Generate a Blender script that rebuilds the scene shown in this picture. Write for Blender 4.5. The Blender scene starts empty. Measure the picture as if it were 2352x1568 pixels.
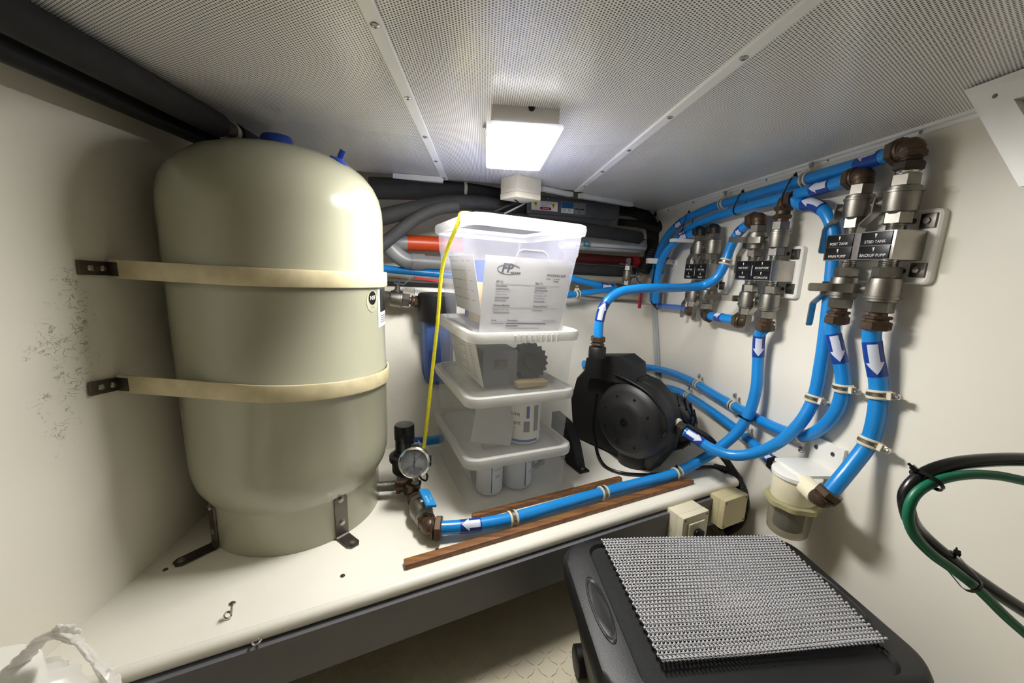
import bpy, bmesh, math, random
from mathutils import Vector, Matrix, noise
random.seed(7)
V = Vector
# ------------------------------------------------------------------ camera, light level
FPX = 900.0; CX, CY = 1176.0, 784.0
_d = V(((1111-CX)/FPX, (613-CY)/FPX, 1)).normalized()
_r = math.radians(1.2)
_g = V((-math.sin(_r), math.cos(_r), 0)); _g = (_g-_d*_g.dot(_d)).normalized()
_x = _g.cross(_d)
ROWS = (_x, _d, -_g)                       # world X, Y, Z expressed in camera axes (x right, y down, z forward)
scene = bpy.context.scene
COL = scene.collection
cam = bpy.data.objects.new('camera', bpy.data.cameras.new('camera'))
cam.data.sensor_fit = 'HORIZONTAL'; cam.data.sensor_width = 36.0; cam.data.lens = 36.0*FPX/2352.0
cam.data.clip_start = 0.01
cam.matrix_world = Matrix(((ROWS[0].x, -ROWS[0].y, -ROWS[0].z, 0), (ROWS[1].x, -ROWS[1].y, -ROWS[1].z, 0),
                           (ROWS[2].x, -ROWS[2].y, -ROWS[2].z, 0), (0, 0, 0, 1)))
COL.objects.link(cam); scene.camera = cam
world = bpy.data.worlds.new('world'); scene.world = world; world.use_nodes = True
world.node_tree.nodes['Background'].inputs[0].default_value = (0.02, 0.02, 0.02, 1)
world.node_tree.nodes['Background'].inputs[1].default_value = 0.0
scene.view_settings.view_transform = 'Standard'; scene.view_settings.look = 'None'
scene.view_settings.exposure = 1.05; scene.view_settings.gamma = 1.0; scene.view_settings.use_curve_mapping = False
LAMP = 60.0          # emission of the ceiling fixture
# ------------------------------------------------------------------ measuring helpers (eye at the origin, z up, y into the compartment)
def ray(px, py):
    c = V(((px-CX)/FPX, (py-CY)/FPX, 1)); return V((ROWS[0].dot(c), ROWS[1].dot(c), ROWS[2].dot(c)))
def X(px, py, v): r = ray(px, py); return r*(v/r.x)
def Y(px, py, v): r = ray(px, py); return r*(v/r.y)
def Z(px, py, v): r = ray(px, py); return r*(v/r.z)
def D(px, py, v): return ray(px, py)*v
def PL(px, py, n, d): r = ray(px, py); n = V(n); return r*(d/r.dot(n))
K = 1.13                                   # size factor found for the bench and what stands on it
SK = Matrix.Scale(K, 4)
def B(px, py, d): return PL(px, py, (-.33, 1, 0), d+.1)      # things along the back shelf
def B2(px, py, d): return PL(px, py, (-.45, 1, 0), d)        # things hung below the deck in front of it
NLB = (-.3525, 1, -.37); DLB = 1.5694
# ------------------------------------------------------------------ materials
def lin(h):
    h = h.lstrip('#'); o = []
    for i in (0, 2, 4):
        c = int(h[i:i+2], 16)/255; o.append(c/12.92 if c <= .04045 else ((c+.055)/1.055)**2.4)
    return (*o, 1)
M = {}
def pm(name, col, rough=.5, metal=0, var=.06, vs=12, bump=0, bs=60, coat=0, alpha=None, trans=0, spec=.5, sss=0):
    m = bpy.data.materials.new(name); m.use_nodes = True; M[name] = m
    nt = m.node_tree; N = nt.nodes; L = nt.links; b = N['Principled BSDF']
    c = lin(col)
    tc = N.new('ShaderNodeTexCoord')
    nz = N.new('ShaderNodeTexNoise'); nz.inputs['Scale'].default_value = vs; nz.inputs['Detail'].default_value = 5
    L.new(tc.outputs['Object'], nz.inputs['Vector'])
    rp = N.new('ShaderNodeValToRGB')
    rp.color_ramp.elements[0].position = .3; rp.color_ramp.elements[1].position = .7
    rp.color_ramp.elements[0].color = (*[x*(1-var) for x in c[:3]], 1)
    rp.color_ramp.elements[1].color = (*[min(1, x*(1+var)) for x in c[:3]], 1)
    L.new(nz.outputs['Fac'], rp.inputs[0]); L.new(rp.outputs[0], b.inputs['Base Color'])
    b.inputs['Roughness'].default_value = rough; b.inputs['Metallic'].default_value = metal
    b.inputs['Specular IOR Level'].default_value = spec
    if coat: b.inputs['Coat Weight'].default_value = coat; b.inputs['Coat Roughness'].default_value = .08
    if trans: b.inputs['Transmission Weight'].default_value = trans
    if bump:
        n2 = N.new('ShaderNodeTexNoise'); n2.inputs['Scale'].default_value = bs; n2.inputs['Detail'].default_value = 4
        L.new(tc.outputs['Object'], n2.inputs['Vector'])
        bp = N.new('ShaderNodeBump'); bp.inputs['Strength'].default_value = bump; bp.inputs['Distance'].default_value = .004
        L.new(n2.outputs['Fac'], bp.inputs['Height']); L.new(bp.outputs[0], b.inputs['Normal'])
    return m
def clear(name, col, see=.6, rough=.3, tint='#ffffff'):
    m = bpy.data.materials.new(name); m.use_nodes = True; M[name] = m
    nt = m.node_tree; N = nt.nodes; L = nt.links; b = N['Principled BSDF']
    b.inputs['Base Color'].default_value = lin(col); b.inputs['Roughness'].default_value = rough
    t = N.new('ShaderNodeBsdfTransparent'); t.inputs[0].default_value = lin(tint)
    tl = N.new('ShaderNodeBsdfTranslucent'); tl.inputs[0].default_value = lin(col)
    a = N.new('ShaderNodeMixShader'); a.inputs[0].default_value = .35
    L.new(b.outputs[0], a.inputs[1]); L.new(tl.outputs[0], a.inputs[2])
    x = N.new('ShaderNodeMixShader')
    tc = N.new('ShaderNodeTexCoord'); nz = N.new('ShaderNodeTexNoise'); nz.inputs['Scale'].default_value = 25
    L.new(tc.outputs['Object'], nz.inputs['Vector'])
    mr = N.new('ShaderNodeMapRange'); mr.inputs['To Min'].default_value = see-.06; mr.inputs['To Max'].default_value = see+.06
    L.new(nz.outputs['Fac'], mr.inputs['Value']); L.new(mr.outputs[0], x.inputs[0])
    L.new(a.outputs[0], x.inputs[1]); L.new(t.outputs[0], x.inputs[2])
    L.new(x.outputs[0], N['Material Output'].inputs['Surface'])
    return m
def emit(name, col, k):
    m = bpy.data.materials.new(name); m.use_nodes = True; M[name] = m
    b = m.node_tree.nodes['Principled BSDF']; b.inputs['Base Color'].default_value = lin(col)
    b.inputs['Emission Color'].default_value = lin(col); b.inputs['Emission Strength'].default_value = k
    return m
pm('wall_paint', '#e9e4d6', .42, var=.02, vs=3, bump=.12, bs=14)
pm('wall_right_paint', '#ebe6da', .38, var=.02, vs=3, bump=.08, bs=10)
pm('hull_paint', '#e6e1d3', .5, var=.06, vs=5, bump=.6, bs=16)
pm('bench_paint', '#ece8dc', .3, var=.03, vs=6, bump=.04, bs=40)
pm('fascia_grey', '#636367', .35, var=.08, vs=9)
pm('floor_paint', '#cfc6ae', .5, var=.1, vs=6, bump=.1)
pm('white_trim', '#eeeeea', .35, var=.02)
pm('screw_steel', '#b9b7b2', .25, 1, var=.1, vs=80)
pm('steel', '#a7a39c', .3, 1, var=.12, vs=30, bump=.06, bs=200)
pm('cast_steel', '#8f8b84', .42, 1, var=.14, vs=40, bump=.05, bs=420)
pm('dark_steel', '#6c6762', .4, 1, var=.15, vs=40)
pm('bright_steel', '#d8d6d2', .16, 1, var=.05)
pm('brass_brown', '#584739', .42, .55, var=.25, vs=40, bump=.08, bs=120)
pm('brass_dark', '#3a312b', .45, .5, var=.25, vs=40)
pm('brass_bright', '#b8965a', .3, 1)
pm('tank_paint', '#a6a590', .22, var=.02, vs=4, coat=.35)
pm('strap_cream', '#cfc29c', .42, var=.14, vs=30)
pm('cap_blue', '#2747a8', .4)
pm('pipe_blue', '#1787d6', .3, var=.03, coat=.15)
pm('pipe_blue_pale', '#4c78c8', .35)
pm('sleeve_navy', '#123c92', .35, var=.05)
pm('arrow_white', '#cfd4e6', .45, var=.03)
pm('black_plastic', '#161617', .5, var=.2, vs=40, bump=.05, bs=400)
pm('black_gloss', '#0b0b0c', .26, var=.1)
pm('black_rubber', '#161617', .62, var=.25, vs=30, bump=.1)
pm('black_foam', '#2a2a2b', .8, var=.2, vs=25, bump=.3, bs=90)
pm('cushion', '#d8cfba', .6, var=.08)
pm('wood', '#8a5632', .5, var=.25, vs=22)
pm('cream_plastic', '#ded6bd', .4, var=.03)
pm('cream_dark', '#cdc29a', .4, var=.03)
pm('ivory', '#efe6c9', .4, var=.03)
pm('white_plastic', '#eceae4', .38, var=.02)
pm('paper', '#c4c3c0', .7, var=.02)
pm('paper_blue', '#4c63b4', .5, var=.06)
pm('ink', '#3a3a3e', .6)
pm('ink_grey', '#85858a', .6)
pm('cardboard', '#b39b74', .7, var=.1)
pm('black_label', '#0f1012', .3)
pm('label_white', '#f1f1ee', .4, var=.01)
pm('label_red', '#b41e22', .4)
pm('label_yellow', '#e2c518', .4)
pm('label_blue', '#1f62a0', .35)
pm('label_grey', '#8a8a8b', .4)
pm('grey_box', '#6f6f70', .42, .6, var=.08, vs=20)
pm('pvc_grey', '#8b8d8f', .38, var=.04)
pm('pvc_orange', '#c84a1c', .38, var=.05)
pm('pipe_red', '#4a1411', .45, var=.1)
pm('red_grip', '#a81c26', .4)
pm('blue_grip', '#1f86c9', .35)
pm('band_green', '#0f4a2a', .45)
pm('hose_green', '#0c6a4c', .4, var=.05)
pm('filter_blue', '#4d6db8', .35, var=.05)
pm('rope_yellow', '#c4ba14', .6, var=.15, vs=200)
pm('bin_black', '#141415', .5, var=.1, vs=30, bump=.1, bs=400)
pm('mat_grey', '#b6b5b8', .6, var=.06)
pm('sheet_white', '#d8d8d4', .25, var=.05)
pm('sheet_teal', '#1f7f92', .4)
pm('dial', '#8e9296', .4)
pm('cable_white', '#c9c4b4', .5)
pm('light_base', '#d6d2cb', .45, var=.02)
pm('dark_void', '#1a1a1a', .8)
clear('tub_clear', '#e6e8e8', .80, .25)
clear('tub_frost', '#b4b4c2', .76, .35)
clear('lid_plastic', '#dcdbd7', .12, .35)
clear('bowl_clear', '#b7b3a6', .55, .1, '#e8e4d6')
clear('ring_clear', '#d9d3a8', .35, .15, '#f0ecc8')
clear('bag_film', '#f4f1ec', .22, .3)
clear('lens_clear', '#eef0ff', .45, .1)
clear('gauge_glass', '#ffffff', .9, .05)
emit('lens_glow', '#fffdf8', LAMP)
def wood_grain(m):
    nt = m.node_tree; N = nt.nodes; L = nt.links
    w = N.new('ShaderNodeTexNoise'); w.inputs['Scale'].default_value = 9; w.inputs['Detail'].default_value = 6
    mp = N.new('ShaderNodeMapping'); mp.inputs['Scale'].default_value = (1, 14, 14); mp.inputs['Rotation'].default_value = (0, 0, -.38)
    tc = N.new('ShaderNodeTexCoord'); L.new(tc.outputs['Object'], mp.inputs[0]); L.new(mp.outputs[0], w.inputs['Vector'])
    rp = N.new('ShaderNodeValToRGB'); rp.color_ramp.elements[0].position = .35; rp.color_ramp.elements[1].position = .7
    rp.color_ramp.elements[0].color = lin('#613c1d'); rp.color_ramp.elements[1].color = lin('#926335')
    L.new(w.outputs['Fac'], rp.inputs[0]); L.new(rp.outputs[0], N['Principled BSDF'].inputs['Base Color'])
wood_grain(M['wood'])
def perforated():
    m = bpy.data.materials.new('perforated_panel'); m.use_nodes = True; M['perf'] = m
    nt = m.node_tree; N = nt.nodes; L = nt.links; b = N['Principled BSDF']
    tc = N.new('ShaderNodeTexCoord'); sp = N.new('ShaderNodeSeparateXYZ'); L.new(tc.outputs['Object'], sp.inputs[0])
    def mth(op, a, bb=None, c=None):
        n = N.new('ShaderNodeMath'); n.operation = op
        for i, q in enumerate((a, bb, c)):
            if q is None: continue
            if isinstance(q, (int, float)): n.inputs[i].default_value = q
            else: L.new(q, n.inputs[i])
        return n.outputs[0]
    PX, PY = .0078, .0045                  # staggered holes
    def cell(off):
        fx = mth('MULTIPLY', mth('SUBTRACT', mth('FRACT', mth('ADD', mth('DIVIDE', sp.outputs[0], PX), off+500)), .5), PX*1000)
        fy = mth('MULTIPLY', mth('SUBTRACT', mth('FRACT', mth('ADD', mth('DIVIDE', sp.outputs[1], PY), off+500)), .5), PY*1000)
        return mth('SQRT', mth('ADD', mth('MULTIPLY', fx, fx), mth('MULTIPLY', fy, fy)))
    dd = mth('MINIMUM', cell(0), cell(.5))
    mr = N.new('ShaderNodeMapRange'); mr.interpolation_type = 'SMOOTHSTEP'
    mr.inputs['From Min'].default_value = 1.0; mr.inputs['From Max'].default_value = 1.5
    L.new(dd, mr.inputs['Value'])
    mx = N.new('ShaderNodeMix'); mx.data_type = 'RGBA'
    mx.inputs['A'].default_value = lin('#55534e'); mx.inputs['B'].default_value = lin('#f6f5f0')
    L.new(mr.outputs[0], mx.inputs['Factor']); L.new(mx.outputs['Result'], b.inputs['Base Color'])
    bp = N.new('ShaderNodeBump'); bp.inputs['Strength'].default_value = .5; bp.inputs['Distance'].default_value = .001
    L.new(mr.outputs[0], bp.inputs['Height']); L.new(bp.outputs[0], b.inputs['Normal'])
    b.inputs['Roughness'].default_value = .27
perforated()
def scuffed():
    # old scuff marks rubbed into the paint of the left bulkhead
    m = M['wall_paint'].copy(); m.name = 'wall_paint_scuffed'; M['wall_scuff'] = m
    nt = m.node_tree; N = nt.nodes; L = nt.links; b = N['Principled BSDF']
    src = b.inputs['Base Color'].links[0].from_socket
    tc = N.new('ShaderNodeTexCoord')
    mp = N.new('ShaderNodeMapping'); mp.inputs['Scale'].default_value = (1, 1, 1.6); mp.inputs['Rotation'].default_value = (.5, 0, 0)
    L.new(tc.outputs['Object'], mp.inputs[0])
    nz = N.new('ShaderNodeTexNoise'); nz.inputs['Scale'].default_value = 48; nz.inputs['Detail'].default_value = 3; nz.inputs['Distortion'].default_value = .8
    L.new(mp.outputs[0], nz.inputs['Vector'])
    big = N.new('ShaderNodeTexNoise'); big.inputs['Scale'].default_value = 34; big.inputs['Detail'].default_value = 3
    L.new(tc.outputs['Object'], big.inputs['Vector'])
    def mth(op, a, bb):
        n = N.new('ShaderNodeMath'); n.operation = op
        for i, q in enumerate((a, bb)):
            if isinstance(q, (int, float)): n.inputs[i].default_value = q
            else: L.new(q, n.inputs[i])
        return n.outputs[0]
    sp = N.new('ShaderNodeSeparateXYZ'); L.new(tc.outputs['Object'], sp.inputs[0])
    ey = mth('DIVIDE', mth('SUBTRACT', mth('ADD', sp.outputs[1], mth('MULTIPLY', sp.outputs[2], -.15)), .679), .062)
    ez = mth('DIVIDE', mth('SUBTRACT', sp.outputs[2], -.165), .175)
    rr = mth('ADD', mth('MULTIPLY', ey, ey), mth('MULTIPLY', ez, ez))
    fall = mth('MAXIMUM', mth('SUBTRACT', 1.0, rr), 0.0)
    ab = N.new('ShaderNodeMath'); ab.operation = 'ABSOLUTE'; L.new(mth('SUBTRACT', nz.outputs['Fac'], .5), ab.inputs[0])
    ln = mth('MAXIMUM', mth('SUBTRACT', 1.0, mth('MULTIPLY', ab.outputs[0], 38.0)), 0.0)
    msk = mth('MINIMUM', mth('MAXIMUM', mth('MULTIPLY', mth('SUBTRACT', mth('ADD', big.outputs['Fac'], mth('MULTIPLY', fall, .16)), .58), 9.0), 0.0), 1.0)
    k = mth('MULTIPLY', mth('MULTIPLY', ln, msk), mth('MINIMUM', mth('MULTIPLY', fall, 4.0), 1.0))
    k = mth('MULTIPLY', k, .65)
    mx = N.new('ShaderNodeMix'); mx.data_type = 'RGBA'; mx.inputs['B'].default_value = lin('#4b463b')
    L.new(src, mx.inputs['A']); L.new(k, mx.inputs['Factor']); L.new(mx.outputs['Result'], b.inputs['Base Color'])
scuffed()
# ------------------------------------------------------------------ mesh building
ROOT = {}
def frame(z, x=None):
    z = V(z).normalized()
    x = V(x) if x is not None else (V((0, 0, 1)) if abs(z.z) < .9 else V((0, 1, 0)))
    x = (x-z*x.dot(z)).normalized(); y = z.cross(x)
    return Matrix(((x.x, y.x, z.x, 0), (x.y, y.y, z.y, 0), (x.z, y.z, z.z, 0), (0, 0, 0, 1)))
def at(p, z=(0, 0, 1), x=None):
    return Matrix.Translation(V(p)) @ frame(z, x)
def axes(p, x, y, z):
    x, y, z = V(x), V(y), V(z)
    return Matrix.Translation(V(p)) @ Matrix(((x.x, y.x, z.x, 0), (x.y, y.y, z.y, 0), (x.z, y.z, z.z, 0), (0, 0, 0, 1)))
I4 = Matrix.Identity(4)
class MB:
    def __init__(s): s.v = []; s.f = []
    def add(s, vs, fs, T=I4):
        o = len(s.v); s.v += [T @ V(p) for p in vs]; s.f += [tuple(i+o for i in f) for f in fs]; return s
    def box(s, c, d, T=I4, taper=1):
        x, y, z = d[0]/2, d[1]/2, d[2]/2; c = V(c)
        vs = [c+V((sx*x*(taper if sz > 0 else 1), sy*y*(taper if sz > 0 else 1), sz*z)) for sz in (-1, 1) for sx, sy in ((-1, -1), (1, -1), (1, 1), (-1, 1))]
        return s.add(vs, [(3, 2, 1, 0), (4, 5, 6, 7), (0, 1, 5, 4), (1, 2, 6, 5), (2, 3, 7, 6), (3, 0, 4, 7)], T)
    def cbox(s, c, d, b, T=I4):
        # box with chamfered edges
        bm = bmesh.new(); bmesh.ops.create_cube(bm, size=1)
        for q in bm.verts: q.co = V((q.co.x*d[0], q.co.y*d[1], q.co.z*d[2]))+V(c)
        bmesh.ops.bevel(bm, geom=list(bm.edges), offset=b, segments=2, profile=.6, affect='EDGES')
        bm.verts.index_update(); vs = [q.co.copy() for q in bm.verts]; fs = [tuple(q.index for q in f.verts) for f in bm.faces]; bm.free()
        return s.add(vs, fs, T)
    def prism(s, pts, z0, z1, T=I4):
        n = len(pts); vs = [V((p[0], p[1], z0)) for p in pts]+[V((p[0], p[1], z1)) for p in pts]
        fs = [tuple(range(n-1, -1, -1)), tuple(range(n, 2*n))]+[(i, (i+1) % n, n+(i+1) % n, n+i) for i in range(n)]
        return s.add(vs, fs, T)
    def lathe(s, prof, seg=24, T=I4, rot=0, cap=True):
        vs = []; fs = []; n = len(prof)
        for r, z in prof:
            for k in range(seg):
                a = 2*math.pi*k/seg+rot; vs.append(V((r*math.cos(a), r*math.sin(a), z)))
        for i in range(n-1):
            for k in range(seg):
                a = i*seg+k; b = i*seg+(k+1) % seg
                fs.append((a, b, b+seg, a+seg))
        if cap:
            if prof[0][0] > 1e-5: fs.append(tuple(range(seg-1, -1, -1)))
            if prof[-1][0] > 1e-5: fs.append(tuple((n-1)*seg+k for k in range(seg)))
        return s.add(vs, fs, T)
    def cyl(s, a, b, r, seg=20, r2=None):
        a, b = V(a), V(b); h = (b-a).length
        return s.lathe([(r, 0), (r if r2 is None else r2, h)], seg, at(a, b-a))
    def hexn(s, a, b, r, ch=.12):
        a, b = V(a), V(b); h = (b-a).length; c = r*ch
        return s.lathe([(r-c, 0), (r, c*.7), (r, h-c*.7), (r-c, h)], 6, at(a, b-a))
    def ball(s, c, r, seg=12, sc=(1, 1, 1), T=I4):
        n = max(4, seg//2)
        prof = [(r*math.sin(math.pi*i/n), -r*math.cos(math.pi*i/n)) for i in range(n+1)]
        return s.lathe(prof, seg, T @ Matrix.Translation(V(c)) @ Matrix.Diagonal((*sc, 1)), cap=False)
    def tube(s, pts, r, seg=14, cap=True, flat=None):
        P = Path(pts, raw=True); n = len(P.p); vs = []; fs = []
        for i in range(n):
            rr = r[i] if isinstance(r, (list, tuple)) else r
            for k in range(seg):
                a = 2*math.pi*k/seg; vs.append(P.p[i]+(P.u[i]*math.cos(a)+P.w[i]*math.sin(a)*(flat or 1))*rr)
        for i in range(n-1):
            for k in range(seg):
                a = i*seg+k; b = i*seg+(k+1) % seg; fs.append((a, b, b+seg, a+seg))
        if cap: fs += [tuple(range(seg-1, -1, -1)), tuple((n-1)*seg+k for k in range(seg))]
        return s.add(vs, fs)
    def strip(s, pts, wdir, w, t):
        # flat bar following pts; wdir = direction of its width
        pts = [V(p) for p in pts]; wd = V(wdir).normalized(); n = len(pts); vs = []; fs = []
        for i, p in enumerate(pts):
            tg = (pts[min(i+1, n-1)]-pts[max(i-1, 0)]).normalized(); nn = tg.cross(wd).normalized()
            ww = w[i] if isinstance(w, (list, tuple)) else w
            for a, b in ((-1, -1), (1, -1), (1, 1), (-1, 1)): vs.append(p+wd*(a*ww/2)+nn*(b*t/2))
        for i in range(n-1):
            for k in range(4): a = i*4+k; b = i*4+(k+1) % 4; fs.append((a, b, b+4, a+4))
        fs += [(3, 2, 1, 0), tuple((n-1)*4+k for k in range(4))]
        return s.add(vs, fs)
    def loft(s, rings, T=I4, cap0=True, cap1=True):
        n = len(rings[0]); vs = [p for r in rings for p in r]; fs = []
        for i in range(len(rings)-1):
            for k in range(n): a = i*n+k; b = i*n+(k+1) % n; fs.append((a, b, b+n, a+n))
        if cap0: fs.append(tuple(range(n-1, -1, -1)))
        if cap1: fs.append(tuple((len(rings)-1)*n+k for k in range(n)))
        return s.add(vs, fs, T)
    def build(s, name, mat, parent=None, sharp=35):
        me = bpy.data.meshes.new(name); Ti = ROOT[parent].inverted() if parent is not None else I4
        me.from_pydata([Ti @ p for p in s.v], [], s.f); me.validate()
        me.materials.append(M[mat] if isinstance(mat, str) else mat)
        bm = bmesh.new(); bm.from_mesh(me); bmesh.ops.recalc_face_normals(bm, faces=bm.faces); bm.to_mesh(me); bm.free()
        me.polygons.foreach_set('use_smooth', [True]*len(me.polygons)); me.set_sharp_from_angle(angle=math.radians(sharp))
        o = bpy.data.objects.new(name, me); COL.objects.link(o)
        if parent is not None: o.parent = parent; ROOT[o] = ROOT[parent]
        else: ROOT[o] = I4.copy()
        return o
def rrect(w, l, r, z, n=5, c=(0, 0)):
    pts = []
    for cx, cy, a0 in ((w/2-r, l/2-r, 0), (-w/2+r, l/2-r, 90), (-w/2+r, -l/2+r, 180), (w/2-r, -l/2+r, 270)):
        for k in range(n+1):
            a = math.radians(a0+90*k/n); pts.append(V((cx+r*math.cos(a)+c[0], cy+r*math.sin(a)+c[1], z)))
    return pts
class Path:
    def __init__(s, pts, step=None, raw=False):
        pts = [V(p) for p in pts]
        if not raw and len(pts) > 2:
            q = [pts[0]*2-pts[1]]+pts+[pts[-1]*2-pts[-2]]; out = []
            for i in range(1, len(q)-2):
                n = max(4, int((q[i+1]-q[i]).length/(step or .012)))
                t0 = 0; t1 = t0+max(1e-4, (q[i]-q[i-1]).length**.5); t2 = t1+max(1e-4, (q[i+1]-q[i]).length**.5); t3 = t2+max(1e-4, (q[i+2]-q[i+1]).length**.5)
                for k in range(n):
                    t = t1+(t2-t1)*k/n
                    A1 = q[i-1]*((t1-t)/(t1-t0))+q[i]*((t-t0)/(t1-t0)); A2 = q[i]*((t2-t)/(t2-t1))+q[i+1]*((t-t1)/(t2-t1)); A3 = q[i+1]*((t3-t)/(t3-t2))+q[i+2]*((t-t2)/(t3-t2))
                    B1 = A1*((t2-t)/(t2-t0))+A2*((t-t0)/(t2-t0)); B2 = A2*((t3-t)/(t3-t1))+A3*((t-t1)/(t3-t1))
                    out.append(B1*((t2-t)/(t2-t1))+B2*((t-t1)/(t2-t1)))
            out.append(pts[-1]); pts = out
        s.p = pts; n = len(pts); s.t = []; s.u = []; s.w = []; s.s = [0]
        for i in range(n):
            s.t.append((pts[min(i+1, n-1)]-pts[max(i-1, 0)]).normalized())
            if i: s.s.append(s.s[-1]+(pts[i]-pts[i-1]).length)
        u = s.t[0].orthogonal().normalized()
        for i in range(n):
            u = (u-s.t[i]*u.dot(s.t[i])).normalized(); s.u.append(u); s.w.append(s.t[i].cross(u))
        s.len = s.s[-1]
    def ev(s, d):
        d = min(max(d, 0), s.len)
        for i in range(len(s.p)-1):
            if s.s[i+1] >= d:
                k = (d-s.s[i])/max(1e-9, s.s[i+1]-s.s[i]); return s.p[i].lerp(s.p[i+1], k), s.t[i].lerp(s.t[i+1], k).normalized()
        return s.p[-1], s.t[-1]
    def near(s, px, py):
        # arc length of the point seen at a photo pixel
        best = None
        r = ray(px, py).normalized()
        for i, p in enumerate(s.p):
            e = (p-r*p.dot(r)).length
            if best is None or e < best[0]: best = (e, s.s[i])
        return best[1]
def prop(o, label, cat, group=None, kind=None):
    if label: o['label'] = label
    if cat: o['category'] = cat
    if group: o['group'] = group
    if kind: o['kind'] = kind
    return o
def thing(name, label, cat, T=(0, 0, 0), group=None):
    T = T if isinstance(T, Matrix) else Matrix.Translation(V(T))
    o = bpy.data.objects.new(name, None); o.empty_display_size = .02; COL.objects.link(o); o.matrix_world = T; ROOT[o] = T.copy()
    return prop(o, label, cat, group)
def struct(o): o['kind'] = 'structure'; return o
_tc = {}
def text(st, size, T, name, mat, parent, ax='CENTER', wmax=None, bold=0):
    key = (st, ax, bold)
    if key not in _tc:
        cu = bpy.data.curves.new('t', 'FONT'); cu.body = st; cu.size = 1; cu.align_x = ax; cu.align_y = 'CENTER'; cu.resolution_u = 2; cu.offset = bold
        ob = bpy.data.objects.new('t', cu); me = bpy.data.meshes.new_from_object(ob)
        _tc[key] = ([v.co.copy() for v in me.vertices], [tuple(p.vertices) for p in me.polygons])
        bpy.data.objects.remove(ob); bpy.data.meshes.remove(me); bpy.data.curves.remove(cu)
    vs, fs = _tc[key]
    sx = size
    if wmax:
        w = max(v.x for v in vs)-min(v.x for v in vs)
        if w*size > wmax: sx = wmax/w
    m = MB(); m.add([V((v.x*sx, v.y*size, 0)) for v in vs], fs, T)
    return m if name is None else m.build(name, mat, parent)
def patch(mb, P, d0, d1, rad, face, hw, n=14, m=7):
    # a sticker wrapped on a pipe: hw(k) half-width (radians) along k in 0..1, facing point 'face'
    vs = []; fs = []
    for i in range(n+1):
        k = i/n; p, t = P.ev(d0+(d1-d0)*k); e = (V(face)-p); e = (e-t*e.dot(t)).normalized(); w = t.cross(e); h = hw(k)
        for j in range(m+1):
            a = -h+2*h*j/m; vs.append(p+(e*math.cos(a)+w*math.sin(a))*rad)
    for i in range(n):
        for j in range(m): a = i*(m+1)+j; fs.append((a, a+1, a+m+2, a+m+1))
    mb.add(vs, fs)
# ------------------------------------------------------------------ the compartment
BZ = -.535*K; FZ = -.87; CZ = .285; RX = .815
BD = V((1.186, .473, 0)).normalized(); BN = V((.473, -1.186, 0)).normalized()   # along the bench edge / out of its front
BL = V((-.496*K, .452*K, BZ)); BR = V((.69*K, .925*K, BZ))
def wlx(z): return -.575*K-.02*(z-BZ)
m = MB(); m.box((.1, .35, FZ-.02), (1.75, 3.3, .04)); floor = struct(m.build('floor', 'floor_paint'))
m = MB(); loz = [(-.013, 0), (0, .0032), (.013, 0), (0, -.0032)]
i = 0
for gx in range(38):
    for gy in range(30):
        x, y = -.45+gx*.026, .0+gy*.026
        a = .785 if (gx+gy) % 2 else -.785
        m.prism(loz, 0, .0016, Matrix.Translation((x, y, FZ)) @ Matrix.Rotation(a, 4, 'Z'))
o = m.build('tread_lozenges', 'floor_paint', floor); o['kind'] = 'stuff'
def slab(name, quad, th, mat, off, parent=None):
    q = [V(p) for p in quad]; o = V(off).normalized()*th
    mm = MB(); mm.add(q+[p+o for p in q], [(0, 1, 2, 3), (7, 6, 5, 4), (0, 4, 5, 1), (1, 5, 6, 2), (2, 6, 7, 3), (3, 7, 4, 0)]); return mm.build(name, mat, parent)
struct(slab('wall_left', [(wlx(FZ), -1.3, FZ), (wlx(FZ), 2.0, FZ), (wlx(.36), 2.0, .36), (wlx(.36), -1.3, .36)], .05, 'wall_scuff', (-1, 0, 0)))
struct(slab('wall_right', [(RX, -1.3, FZ), (RX, 2.25, FZ), (RX, 2.25, .62), (RX, -1.3, .62)], .05, 'wall_right_paint', (1, 0, 0)))
struct(slab('wall_front', [(-.7, -1.3, FZ), (RX+.05, -1.3, FZ), (RX+.05, -1.3, .34), (-.7, -1.3, .34)], .05, 'fascia_grey', (0, -1, 0)))  # unseen wall behind the camera, kept dark grey to cut bounced light
def LBy(x, z): return DLB+.3525*x+.37*z
lt, rt = -.0755-.0657*(-.70+.337), -.0755-.0657*(RX+.337)
wb = struct(slab('wall_back', [(-.62, LBy(-.62, FZ), FZ), (RX, LBy(RX, FZ), FZ), (RX, LBy(RX, rt), rt), (-.62, LBy(-.62, lt), lt)], .03, 'hull_paint', (0, 1, 0)))
def UBy(x, z): return 1.78+.33*x+.12*z
slab('stringer_shelf', [(-.62, LBy(-.62, lt)-.004, lt), (RX, LBy(RX, rt)-.004, rt), (RX, UBy(RX, 0), rt+.01), (-.62, UBy(-.62, 0), lt+.01)], .012, 'hull_paint', (0, 0, -1), wb)
# dark gap strip under the shelf lip on the left
mm = MB(); a = PL(886, 651, NLB, DLB-.006); b = PL(1012, 656, NLB, DLB-.006); mm.strip([a, b], (0, 0, 1), .016, .004); mm.build('shelf_gap', 'dark_void', wb)
struct(slab('wall_back_upper', [(-.66, UBy(-.66, -.2), -.2), (RX, UBy(RX, -.2), -.2), (RX, UBy(RX, .62), .62), (-.66, UBy(-.66, .62), .62)], .03, 'hull_paint', (0, 1, 0)))
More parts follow.
